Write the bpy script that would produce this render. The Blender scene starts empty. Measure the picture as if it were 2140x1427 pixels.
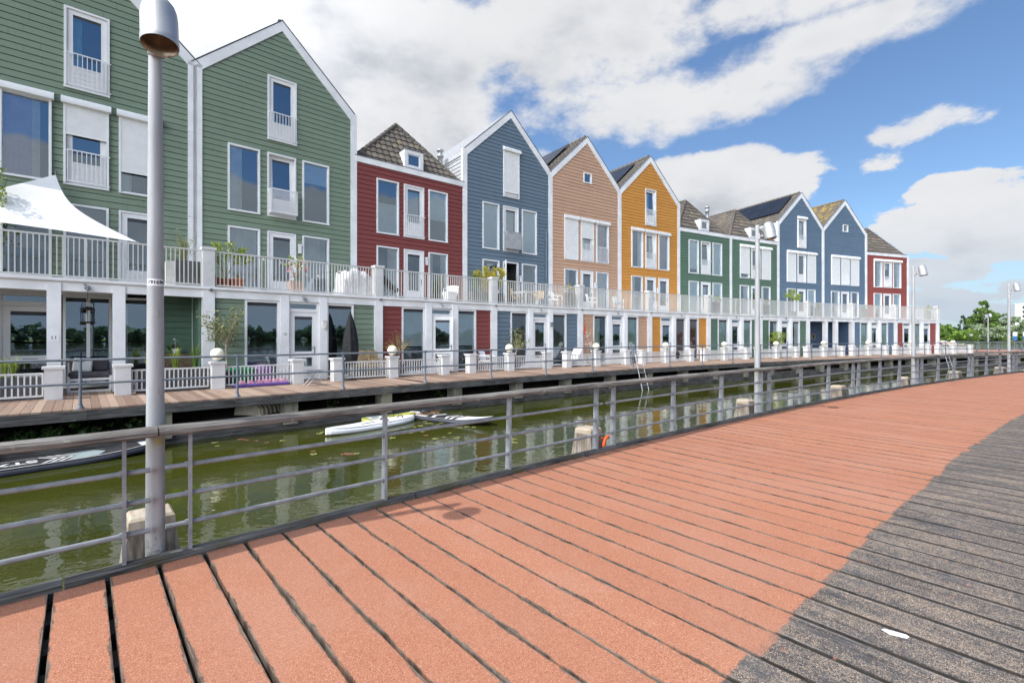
import bpy, bmesh, math, random
from math import sin, cos, pi, radians, atan2, sqrt, hypot
from mathutils import Vector, Matrix
rnd = random.Random(7)
C = bpy.context.scene.collection
scene = bpy.context.scene

# ------------------------------------------------------------------ node helpers
class NT:
    def __init__(s, nt): s.t = nt; nt.nodes.clear()
    def n(s, typ, ins=None, **kw):
        nd = s.t.nodes.new(typ)
        for k, v in kw.items(): setattr(nd, k, v)
        for k, v in (ins or {}).items():
            if hasattr(v, 'is_output') and v.is_output: s.t.links.new(v, nd.inputs[k])
            else: nd.inputs[k].default_value = v
        return nd
    def m(s, op, a, b=0.0, c=None, clamp=False):
        ins = {0: a, 1: b}
        if c is not None: ins[2] = c
        return s.n('ShaderNodeMath', ins, operation=op, use_clamp=clamp).outputs[0]
    def mix(s, f, a, b, blend='MIX'):
        nd = s.n('ShaderNodeMix', data_type='RGBA', blend_type=blend)
        for sock, v in ((nd.inputs[0], f), (nd.inputs[6], a), (nd.inputs[7], b)):
            if hasattr(v, 'is_output') and v.is_output: s.t.links.new(v, sock)
            else: sock.default_value = v if not isinstance(v, tuple) or len(v) == 4 else v + (1,)
        return nd.outputs[2]
    def ramp(s, f, lo, hi):
        return s.n('ShaderNodeMapRange', {0: f, 1: lo, 2: hi, 3: 0.0, 4: 1.0}, interpolation_type='SMOOTHSTEP').outputs[0]
    def noise(s, vec, scale, detail=3, rough=.5):
        return s.n('ShaderNodeTexNoise', {'Vector': vec, 'Scale': scale, 'Detail': detail, 'Roughness': rough}).outputs[0]
    def sc(s, vec, xyz):
        return s.n('ShaderNodeMapping', {'Vector': vec, 'Scale': xyz}).outputs[0]

def newmat(name):
    m = bpy.data.materials.new(name); m.use_nodes = True
    t = NT(m.node_tree)
    out = t.n('ShaderNodeOutputMaterial')
    b = t.n('ShaderNodeBsdfPrincipled')
    t.t.links.new(b.outputs[0], out.inputs[0])
    return m, t, b, out

def setc(t, b, v, key='Base Color'):
    if hasattr(v, 'is_output'): t.t.links.new(v, b.inputs[key])
    else: b.inputs[key].default_value = v if not isinstance(v, tuple) or len(v) == 4 else v + (1,)

def bump(t, b, h, strength=.3, dist=.01):
    bn = t.n('ShaderNodeBump', {'Height': h, 'Strength': strength, 'Distance': dist})
    t.t.links.new(bn.outputs[0], b.inputs['Normal'])

def plain(name, col, rough=.6, metal=0., var=.12, nscale=3., bumps=0., spec=.4):
    m, t, b, _ = newmat(name)
    P = t.n('ShaderNodeTexCoord').outputs['Object']
    nz = t.noise(P, nscale, 5, .6)
    hi = tuple(min(1, c * (1 + var)) for c in col); lo = tuple(c * (1 - var) for c in col)
    setc(t, b, t.mix(t.ramp(nz, .3, .7), lo, hi))
    b.inputs['Roughness'].default_value = rough; b.inputs['Metallic'].default_value = metal
    b.inputs['Specular IOR Level'].default_value = spec
    if bumps: bump(t, b, t.noise(P, nscale * 12, 4), bumps, .004)
    return m

def siding_mat(name, col):
    m, t, b, _ = newmat(name)
    P = t.n('ShaderNodeTexCoord').outputs['UV']
    s = t.n('ShaderNodeSeparateXYZ', {0: P})
    row = t.m('FLOOR', t.m('DIVIDE', t.m('ADD', s.outputs[1], .001), .19))
    off = t.n('ShaderNodeTexWhiteNoise', {'W': row}, noise_dimensions='1D').outputs[0]
    colm = t.m('FLOOR', t.m('ADD', t.m('DIVIDE', s.outputs[0], 3.3), t.m('MULTIPLY', off, 5.)))
    cv = t.n('ShaderNodeCombineXYZ', {0: row, 1: colm}).outputs[0]
    rn = t.n('ShaderNodeTexWhiteNoise', {'Vector': cv}, noise_dimensions='2D').outputs[0]
    nz = t.noise(t.sc(P, (1.2, .5, 1)), 1.6, 6, .65)
    fine = t.noise(t.sc(P, (2.5, 26, 1)), 3., 4, .6)
    v = t.m('ADD', t.m('ADD', t.m('MULTIPLY', rn, .09), t.m('MULTIPLY', nz, .26)), t.m('MULTIPLY', fine, .12))
    v = t.m('ADD', v, .93)
    fr = t.m('FRACT', t.m('ADD', t.m('DIVIDE', s.outputs[0], 3.3), t.m('MULTIPLY', off, 5.)))
    joint = t.m('LESS_THAN', t.m('ABSOLUTE', t.m('SUBTRACT', fr, .5)), .0012)
    v = t.m('MULTIPLY', v, t.m('SUBTRACT', 1., t.m('MULTIPLY', joint, .5)))
    c = t.mix(1., col, t.n('ShaderNodeCombineColor', {0: v, 1: v, 2: v}).outputs[0], 'MULTIPLY')
    streak = t.ramp(t.noise(t.sc(P, (3., .22, 1)), 2.2, 5, .7), .58, .8)
    grey = sum(col) / 3
    c = t.mix(t.m('MULTIPLY', streak, .3), c, (grey * .8 + .04, grey * .8 + .04, grey * .75 + .035))
    setc(t, b, c); b.inputs['Roughness'].default_value = .55
    b.inputs['Specular IOR Level'].default_value = .35
    bump(t, b, fine, .25, .003)
    return m

def wood_mat(name, lo, hi, uv=True, grain=(2, 40, 1), lich=0., moss=0., rough=.85):
    m, t, b, _ = newmat(name)
    tc = t.n('ShaderNodeTexCoord')
    P = tc.outputs['UV'] if uv else tc.outputs['Object']
    g = t.noise(t.sc(P, grain), 1.5, 6, .65)
    big = t.noise(P, 1.7, 4)
    f = t.m('ADD', t.m('MULTIPLY', g, .7), t.m('MULTIPLY', big, .3))
    c = t.mix(t.ramp(f, .36, .64), lo, hi)
    if lich:
        l = t.ramp(t.noise(tc.outputs['Object'], 9., 5, .6), .62, .7)
        c = t.mix(t.m('MULTIPLY', l, lich), c, (.42, .40, .33))
    if moss:
        l = t.ramp(t.noise(tc.outputs['Object'], 3., 5, .6), .5, .66)
        c = t.mix(t.m('MULTIPLY', l, moss), c, (.075, .06, .012))
    setc(t, b, c); b.inputs['Roughness'].default_value = rough
    b.inputs['Specular IOR Level'].default_value = .25
    bump(t, b, g, .6, .006)
    return m

def leaf_mat(name, a, bcol, scale=6., rim=.35):
    m, t, b, out = newmat(name)
    P = t.n('ShaderNodeTexCoord').outputs['Object']
    nz = t.noise(P, scale, 3, .7)
    uvw = t.n('ShaderNodeNewGeometry').outputs['Random Per Island']
    f = t.m('ADD', t.m('MULTIPLY', nz, .55), t.m('MULTIPLY', uvw, .5))
    c = t.mix(t.ramp(f, .25, .8), a, bcol)
    setc(t, b, c); b.inputs['Roughness'].default_value = .55
    tr = t.n('ShaderNodeBsdfTranslucent')
    t.t.links.new(c, tr.inputs[0])
    mx = t.n('ShaderNodeMixShader', {0: rim, 1: b.outputs[0], 2: tr.outputs[0]})
    t.t.links.new(mx.outputs[0], out.inputs[0])
    return m

def glass_mat(name, base=.12, tint=(.95, .98, .97), wav=.0):
    m, t, b, out = newmat(name)
    lw = t.n('ShaderNodeFresnel', {'IOR': 1.75})
    f = t.m('ADD', t.m('MULTIPLY', lw.outputs[0], .95), base, clamp=True)
    gl = t.n('ShaderNodeBsdfGlossy', {'Roughness': .008, 'Color': (.72, .87, 1, 1)})
    P = t.n('ShaderNodeTexCoord').outputs['Object']
    bn = t.n('ShaderNodeBump', {'Height': t.noise(P, 1.1, 2), 'Strength': .05, 'Distance': .02})
    t.t.links.new(bn.outputs[0], gl.inputs['Normal'])
    tr = t.n('ShaderNodeBsdfTransparent', {'Color': tint + (1,)})
    mx = t.n('ShaderNodeMixShader', {0: f, 1: tr.outputs[0], 2: gl.outputs[0]})
    t.t.links.new(mx.outputs[0], out.inputs[0])
    return m

M = {}
def mats():
    for k, c in dict(green=(.165, .215, .155), dkgreen=(.09, .15, .105), red=(.185, .047, .042), blue=(.115, .158, .20),
                     tan=(.46, .285, .19), ochre=(.51, .23, .045), navy=(.105, .155, .215), endred=(.25, .06, .048),
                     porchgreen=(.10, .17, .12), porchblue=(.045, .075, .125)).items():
        M[k] = siding_mat('siding_' + k, c)
    M['white'] = plain('white_paint', (.76, .755, .75), .45, var=.06, nscale=1.3)
    M['white_trim'] = plain('white_trim', (.79, .785, .78), .5, var=.10, nscale=1.1)
    M['cream'] = plain('cream_rail_paint', (.60, .59, .555), .45, var=.06, nscale=2)
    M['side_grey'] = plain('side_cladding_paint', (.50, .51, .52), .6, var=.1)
    M['sign_blue'] = plain('sign_blue', (.06, .16, .40), .5)
    M['fence_white'] = plain('fence_white_paint', (.64, .635, .62), .5, var=.09, nscale=2.)
    M['shutter'] = plain('shutter_slat', (.79, .785, .77), .5, var=.04)
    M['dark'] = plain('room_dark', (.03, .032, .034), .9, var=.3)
    M['rubber'] = plain('dark_blind_box', (.045, .047, .055), .6)
    M['curtain'] = plain('white_curtain', (.80, .80, .77), .9, var=.1)
    M['blind_pale'] = plain('pale_blind', (.76, .83, .83), .8, var=.06)
    M['blind_red'] = plain('red_blind', (.30, .115, .085), .8, var=.08)
    M['curtain_cyan'] = plain('cyan_curtain', (.22, .62, .72), .9)
    M['curtain_lilac'] = plain('lilac_curtain', (.55, .48, .68), .9)
    M['curtain_green'] = plain('green_grey_curtain', (.55, .68, .60), .9)
    M['pink_soft'] = plain('pink_drape', (.55, .38, .42), .9)
    M['glass'] = glass_mat('window_glass', .23)
    M['glass_low'] = glass_mat('clear_glass', .07)
    M['steel'] = plain('galvanised_steel', (.225, .237, .252), .45, .1, var=.2, nscale=8)
    M['steel_dark'] = plain('grey_rail_steel', (.17, .19, .22), .5, .2, var=.12, nscale=6)
    M['alu'] = plain('lamp_aluminium', (.44, .445, .455), .48, .55, var=.08, nscale=4)
    M['pole'] = pole_mat()
    M['reflector'] = plain('lamp_reflector', (.42, .34, .26), .35, .7, var=.4, nscale=9)
    M['leadgrey'] = plain('roof_metal', (.42, .43, .45), .4, .3, var=.08)
    M['zinc'] = plain('zinc_cap', (.14, .15, .17), .5, .3)
    M['solar'] = plain('solar_glass', (.012, .014, .020), .30, .0, var=.2, nscale=1, spec=.4)
    M['solar_pale'] = plain('pale_metal_roof', (.36, .37, .385), .35, .2, var=.06)
    M['concrete'] = plain('concrete', (.20, .19, .15), .9, var=.35, nscale=2.5, bumps=.4)
    M['soil'] = plain('soil', (.035, .032, .024), 1., var=.5, nscale=1.5, bumps=.5)
    M['black'] = plain('black_fabric', (.016, .017, .019), .8, var=.3, nscale=5)
    M['blackp'] = plain('black_plastic', (.02, .02, .022), .5)
    M['rattan'] = plain('rattan', (.42, .30, .16), .7, var=.25, nscale=14, bumps=.5)
    M['wicker_brown'] = plain('brown_wicker', (.13, .09, .055), .8, var=.4, nscale=14, bumps=.6)
    M['terracotta'] = plain('terracotta', (.42, .14, .07), .85, var=.2)
    M['pot_grey'] = plain('grey_planter', (.11, .115, .12), .8, var=.15)
    M['pot_pink'] = plain('pink_pot', (.52, .36, .30), .8)
    M['cushion'] = plain('dark_grey_cushion', (.075, .07, .078), .95, var=.15, nscale=10)
    M['pillow'] = plain('white_pillow', (.70, .68, .64), .95)
    M['globe'] = plain('milk_glass', (.86, .80, .62), .35, var=.03)
    M['sail'] = sail_mat()
    M['bark'] = plain('bark', (.16, .13, .10), .95, var=.35, nscale=9, bumps=.6)
    M['bark_pale'] = plain('pale_bark', (.34, .29, .22), .95, var=.25, nscale=9, bumps=.6)
    M['leaf'] = leaf_mat('leaf_green', (.05, .095, .02), (.17, .27, .05))
    M['leaf_olive'] = leaf_mat('leaf_olive', (.13, .15, .06), (.36, .37, .16))
    M['leaf_lime'] = leaf_mat('leaf_lime', (.14, .22, .03), (.40, .47, .07))
    M['leaf_yellow'] = leaf_mat('leaf_yellow', (.34, .30, .03), (.66, .56, .08))
    M['leaf_red'] = leaf_mat('leaf_reddish', (.20, .10, .05), (.40, .36, .10))
    M['leaf_far'] = leaf_mat('leaf_far', (0.088, 0.155, 0.034), (0.243, 0.378, 0.081), .25)
    M['leaf_far_lime'] = leaf_mat('leaf_far_lime', (0.149, 0.257, 0.041), (0.365, 0.527, 0.095), .25)
    M['leaf_far_dark'] = leaf_mat('leaf_far_dark', (0.047, 0.088, 0.054), (0.121, 0.203, 0.101), .3)
    M['leaf_silver'] = leaf_mat('leaf_silver', (0.189, 0.257, 0.155), (0.432, 0.513, 0.311), .25)
    M['leaf_dark'] = leaf_mat('leaf_undergrowth', (.02, .05, .012), (.07, .15, .03))
    M['flower_pink'] = plain('pink_petal', (.75, .25, .28), .7)
    M['flower_white'] = plain('pale_petal', (.80, .66, .60), .7)
    M['white_plastic'] = plain('white_plastic', (.80, .80, .80), .4, var=.04)
    M['grey_mesh'] = plain('grey_textile', (.36, .37, .38), .8)
    M['cover'] = plain('grey_white_cover', (.62, .61, .64), .7, var=.14, nscale=5, bumps=.3)
    M['toy_green'] = plain('green_plastic', (.03, .36, .15), .4)
    M['toy_purple'] = plain('purple_plastic', (.29, .15, .36), .4)
    M['toy_pink'] = plain('pink_plastic', (.72, .30, .42), .4)
    M['navy_plastic'] = plain('violet_mat', (.10, .06, .24), .5)
    M['orange'] = plain('orange_plastic', (.78, .11, .02), .5)
    M['board_white'] = plain('board_white', (.80, .80, .80), .3, var=.05)
    M['board_dark'] = plain('board_rail_dark', (.045, .048, .060), .4, var=.2)
    M['board_pad'] = plain('board_pad', (.022, .022, .026), .9)
    M['board_grey'] = plain('board_grey', (.24, .30, .31), .7)
    M['board_lime'] = plain('board_lime', (.40, .42, .10), .5, var=.2)
    M['twig'] = plain('dry_twigs', (.22, .12, .05), .9)
    M['hull'] = plain('old_hull', (.38, .34, .26), .6, var=.3)
    M['lily'] = plain('lily_green', (.19, .20, .06), .6, var=.3)
    M['lily_red'] = plain('lily_red', (.17, .075, .04), .6, var=.3)
    M['lantern'] = plain('lantern_iron', (.03, .028, .026), .6, .4)
    M['tag'] = plain('number_sticker', (.80, .80, .80), .5, var=.02)
    M['ink'] = plain('ink', (.02, .02, .03), .6, var=.0)
    M['grass_far'] = plain('far_grass', (.12, .19, .04), .95, var=.35, nscale=.08)
    M['bank'] = plain('reed_bank', (.16, .22, .06), .95, var=.4, nscale=.5)
    M['stone'] = plain('basalt_edge', (.05, .05, .045), .95, var=.4, nscale=.6)
    M['render_pale'] = plain('pale_render', (.66, .65, .60), .8, var=.04, nscale=.3)
    M['deckboard'] = deckboard_mat()
    M['beam'] = wood_mat('weathered_beam', (.035, .032, .030), (.13, .125, .12), True, (1.2, 22, 1), .25)
    M['handrail'] = wood_mat('weathered_handrail', (.060, .053, .047), (.26, .245, .225), True, (1.6, 46, 1), .40)
    M['kerb'] = wood_mat('kerb_timber', (.022, .021, .020), (.15, .147, .143), True, (1.5, 40, 1), .12, .6)
    M['pile'] = wood_mat('pile_timber', (.13, .10, .075), (.36, .32, .28), False, (18, 18, 1.2), .1)
    M['pile_cap'] = wood_mat('pile_cap', (.36, .29, .21), (.52, .46, .38), False, (10, 3, 3), .2)
    M['tile'] = tile_mat('roof_tile', (.075, .065, .055), (.17, .145, .12), (.24, .19, .08), .12)
    M['tile_moss'] = tile_mat('mossy_tile', (.10, .085, .065), (.19, .15, .10), (.30, .215, .055), .42)
    M['plank'] = plank_mat()
    M['water'] = water_mat()

def pole_mat():
    m, t, b, _ = newmat('lamp_pole_paint')
    P = t.n('ShaderNodeTexCoord').outputs['Object']
    s = t.n('ShaderNodeSeparateXYZ', {0: P})
    nz = t.noise(t.sc(P, (1, 1, .15)), 9., 5, .65)
    c = t.mix(t.ramp(nz, .35, .7), (.31, .315, .32), (.395, .40, .405))
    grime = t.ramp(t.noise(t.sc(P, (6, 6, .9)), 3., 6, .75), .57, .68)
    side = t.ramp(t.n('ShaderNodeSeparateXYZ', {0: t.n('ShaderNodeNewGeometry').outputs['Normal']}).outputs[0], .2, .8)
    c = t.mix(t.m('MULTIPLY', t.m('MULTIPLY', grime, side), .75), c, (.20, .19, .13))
    foot = t.m('MULTIPLY', t.ramp(s.outputs[2], .35, -.05), t.ramp(t.noise(P, 30., 5, .7), .42, .62))
    c = t.mix(t.m('MULTIPLY', foot, .8), c, (.13, .12, .10))
    ylw = t.m('MULTIPLY', t.ramp(t.m('ABSOLUTE', t.m('SUBTRACT', s.outputs[2], .86)), .08, .0), t.ramp(t.noise(P, 14., 4), .4, .65))
    c = t.mix(t.m('MULTIPLY', ylw, .75), c, (.32, .30, .05))
    setc(t, b, c); b.inputs['Roughness'].default_value = .5
    return m

def sail_mat():
    m, t, b, out = newmat('white_sail_cloth')
    b.inputs['Base Color'].default_value = (.80, .80, .80, 1); b.inputs['Roughness'].default_value = .9
    tr = t.n('ShaderNodeBsdfTranslucent', {'Color': (.75, .75, .75, 1)})
    mx = t.n('ShaderNodeMixShader', {0: .25, 1: b.outputs[0], 2: tr.outputs[0]})
    t.t.links.new(mx.outputs[0], out.inputs[0])
    return m

def deckboard_mat():
    m, t, b, _ = newmat('hardwood_deck')
    P = t.n('ShaderNodeTexCoord').outputs['UV']
    s = t.n('ShaderNodeSeparateXYZ', {0: P})
    idx = t.m('FLOOR', t.m('DIVIDE', s.outputs[0], .145))
    rn = t.n('ShaderNodeTexWhiteNoise', {'W': idx}, noise_dimensions='1D').outputs[0]
    g = t.noise(t.sc(P, (26, 1.3, 1)), 1.6, 5, .6)
    f = t.m('ADD', t.m('MULTIPLY', rn, .55), t.m('MULTIPLY', g, .5))
    c = t.mix(t.ramp(f, .2, .85), (.19, .12, .085), (.37, .265, .20))
    st = t.ramp(t.noise(P, .9, 5, .7), .55, .75)
    c = t.mix(t.m('MULTIPLY', st, .45), c, (.17, .145, .125))
    setc(t, b, c); b.inputs['Roughness'].default_value = .8
    groove = t.m('SINE', t.m('MULTIPLY', s.outputs[0], 2 * pi / .0207))
    bump(t, b, groove, .35, .004)
    return m

def tile_mat(name, a, bcol, mosscol, moss):
    m, t, b, _ = newmat(name)
    P = t.n('ShaderNodeTexCoord').outputs['UV']
    fl = t.n('ShaderNodeVectorMath', {0: P}, operation='FLOOR').outputs[0]
    rn = t.n('ShaderNodeTexWhiteNoise', {'Vector': fl}, noise_dimensions='2D').outputs[0]
    nz = t.noise(P, 1.7, 5, .7)
    c = t.mix(t.m('ADD', t.m('MULTIPLY', rn, .6), t.m('MULTIPLY', nz, .4)), a, bcol)
    ms = t.ramp(t.m('ADD', t.noise(P, .45, 4, .7), t.m('MULTIPLY', rn, .25)), .82 - moss * .5, .95 - moss * .4)
    c = t.mix(ms, c, mosscol)
    setc(t, b, c); b.inputs['Roughness'].default_value = .85
    bump(t, b, t.noise(P, 9., 4), .3, .01)
    return m

def plank_mat():
    # u: metres across the plank from its middle, v: metres from the kerb; attribute half = half width, rid = random per plank
    m, t, b, _ = newmat('coated_plank')
    uv = t.n('ShaderNodeUVMap', uv_map='UVMap').outputs[0]
    s = t.n('ShaderNodeSeparateXYZ', {0: uv}); u, v = s.outputs[0], s.outputs[1]
    aux = t.n('ShaderNodeUVMap', uv_map='Aux').outputs[0]
    a = t.n('ShaderNodeSeparateXYZ', {0: aux}); rid, half = a.outputs[0], a.outputs[1]
    P = t.n('ShaderNodeTexCoord').outputs['Object']
    pv = t.n('ShaderNodeCombineXYZ', {0: t.m('ADD', u, t.m('MULTIPLY', rid, 37.)), 1: v}).outputs[0]
    nlow = t.noise(pv, 2.2, 5, .65); nmid = t.noise(pv, 14., 5, .7); nhi = t.noise(P, 160., 3, .7)
    vor = t.n('ShaderNodeTexVoronoi', {'Vector': P, 'Scale': 330.}).outputs['Color']
    vr = t.n('ShaderNodeSeparateColor', {0: vor}).outputs[0]
    vor2 = t.n('ShaderNodeSeparateColor', {0: t.n('ShaderNodeTexVoronoi', {'Vector': P, 'Scale': 210.}).outputs['Color']}).outputs[1]
    # red grit
    red = t.mix(t.ramp(t.m('ADD', t.m('MULTIPLY', vr, .6), t.m('MULTIPLY', nhi, .4)), .25, .8), (.26, .096, .052), (.53, .248, .152))
    red = t.mix(t.m('MULTIPLY', t.ramp(t.noise(P, .9, 5, .6), .42, .7), .5), red, (.41, .215, .15))
    red = t.mix(t.m('MULTIPLY', t.ramp(nlow, .58, .74), .35), red, (.46, .25, .165))
    red = t.mix(t.m('MULTIPLY', t.m('GREATER_THAN', vor2, .955), .4), red, (.70, .44, .33))
    red = t.mix(t.m('MULTIPLY', t.m('LESS_THAN', vor2, .05), .55), red, (.22, .08, .055))
    wn = t.n('ShaderNodeTexWhiteNoise', {'W': rid}, noise_dimensions='1D').outputs[0]
    red = t.mix(t.m('MULTIPLY', wn, .30), red, (.29, .125, .085))
    # bare wood with the remains of grit
    gw = t.noise(t.sc(pv, (30, 1.4, 1)), 1.6, 5, .65)
    wood = t.mix(t.ramp(gw, .3, .7), (.040, .038, .040), (.115, .110, .112))
    pale = t.ramp(t.m('ADD', t.m('MULTIPLY', t.noise(t.sc(pv, (9, .9, 1)), 1.6, 5, .7), .8), t.m('MULTIPLY', nmid, .25)), .62, .72)
    wood = t.mix(t.m('MULTIPLY', pale, .6), wood, (.36, .34, .33))
    gr = t.mix(t.ramp(vr, .2, .8), (.075, .058, .045), (.47, .37, .285))
    gmask = t.ramp(t.m('ADD', t.m('ADD', t.m('MULTIPLY', t.noise(t.sc(pv, (2.5, .8, 1)), 1.5, 4, .7), .55), t.m('MULTIPLY', nmid, .38)), t.m('MULTIPLY', vor2, .24)), .555, .65)
    grey = t.mix(t.m('MULTIPLY', gmask, .9), wood, gr)
    eg = t.m('SUBTRACT', half, t.m('ABSOLUTE', u))
    grey = t.mix(t.m('MULTIPLY', t.ramp(t.m('ADD', eg, t.m('MULTIPLY', t.m('SUBTRACT', nmid, .5), .012)), .013, .005), .9), grey, (.018, .016, .015))
    grey = t.mix(t.m('MULTIPLY', t.m('MULTIPLY', t.ramp(eg, .03, .016), t.ramp(eg, .008, .014)), t.m('MULTIPLY', t.ramp(nlow, .45, .6), .5)), grey, (.30, .28, .27))
    # border between the two
    bord = t.m('ADD', 3.30, t.m('ADD', t.m('MULTIPLY', t.m('SUBTRACT', wn, .5), .06), t.m('MULTIPLY', t.m('SUBTRACT', nmid, .5), .07)))
    isgrey = t.ramp(t.m('SUBTRACT', v, bord), -.005, .012)
    speck = t.m('MULTIPLY', t.m('GREATER_THAN', t.noise(pv, 11., 3, .6), .69), .6)
    c = t.mix(t.m('MULTIPLY', isgrey, t.m('SUBTRACT', 1., speck)), red, grey)
    # worn edges
    e = t.m('SUBTRACT', half, t.m('ABSOLUTE', u))
    wl = t.ramp(t.noise(t.sc(pv, (.1, 1, 1)), 2.4, 4, .6), .35, .8)
    ew = t.m('ADD', t.m('MULTIPLY', wl, .020), t.m('MULTIPLY', t.m('SUBTRACT', nmid, .5), .034))
    worn = t.ramp(t.m('SUBTRACT', e, ew), .006, -.004)
    ec = t.mix(t.ramp(t.noise(t.sc(pv, (30, 3, 1)), 2., 5, .7), .35, .65), (.035, .028, .022), (.20, .17, .14))
    c = t.mix(t.m('MULTIPLY', t.m('MULTIPLY', worn, .92), t.m('SUBTRACT', 1., t.m('MULTIPLY', isgrey, .8))), c, ec)
    kerbdirt = t.m('MULTIPLY', t.ramp(v, .10, .0), t.ramp(nmid, .35, .6))
    c = t.mix(t.m('MULTIPLY', kerbdirt, .8), c, (.06, .045, .015))
    setc(t, b, c); b.inputs['Roughness'].default_value = .9
    b.inputs['Specular IOR Level'].default_value = .2
    bump(t, b, t.m('ADD', t.m('MULTIPLY', vr, .6), nmid), .35, .004)
    return m

def water_mat():
    m, t, b, out = newmat('canal_water')
    P = t.n('ShaderNodeTexCoord').outputs['Object']
    nz = t.noise(P, .35, 4, .6)
    setc(t, b, t.mix(t.ramp(nz, .3, .7), (.036, .043, .007), (.054, .059, .010)))
    b.inputs['Roughness'].default_value = .015
    b.inputs['IOR'].default_value = 1.38
    b.inputs['Specular IOR Level'].default_value = .85
    w1 = t.noise(t.sc(P, (1.0, 1.25, 1)), 2.6, 3, .55)
    w2 = t.noise(t.n('ShaderNodeMapping', {'Vector': P, 'Scale': (.5, 1., 1), 'Rotation': (0, 0, .66)}).outputs[0], 1.1, 2, .5)
    w3 = t.noise(P, 11., 2, .5)
    patch = t.ramp(t.noise(P, .22, 3, .5), .36, .62)
    h = t.m('ADD', t.m('ADD', t.m('MULTIPLY', w1, .5), t.m('MULTIPLY', w2, .8)), t.m('MULTIPLY', t.m('MULTIPLY', w3, .10), patch))
    bump(t, b, h, .20, .055)
    return m

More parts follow.
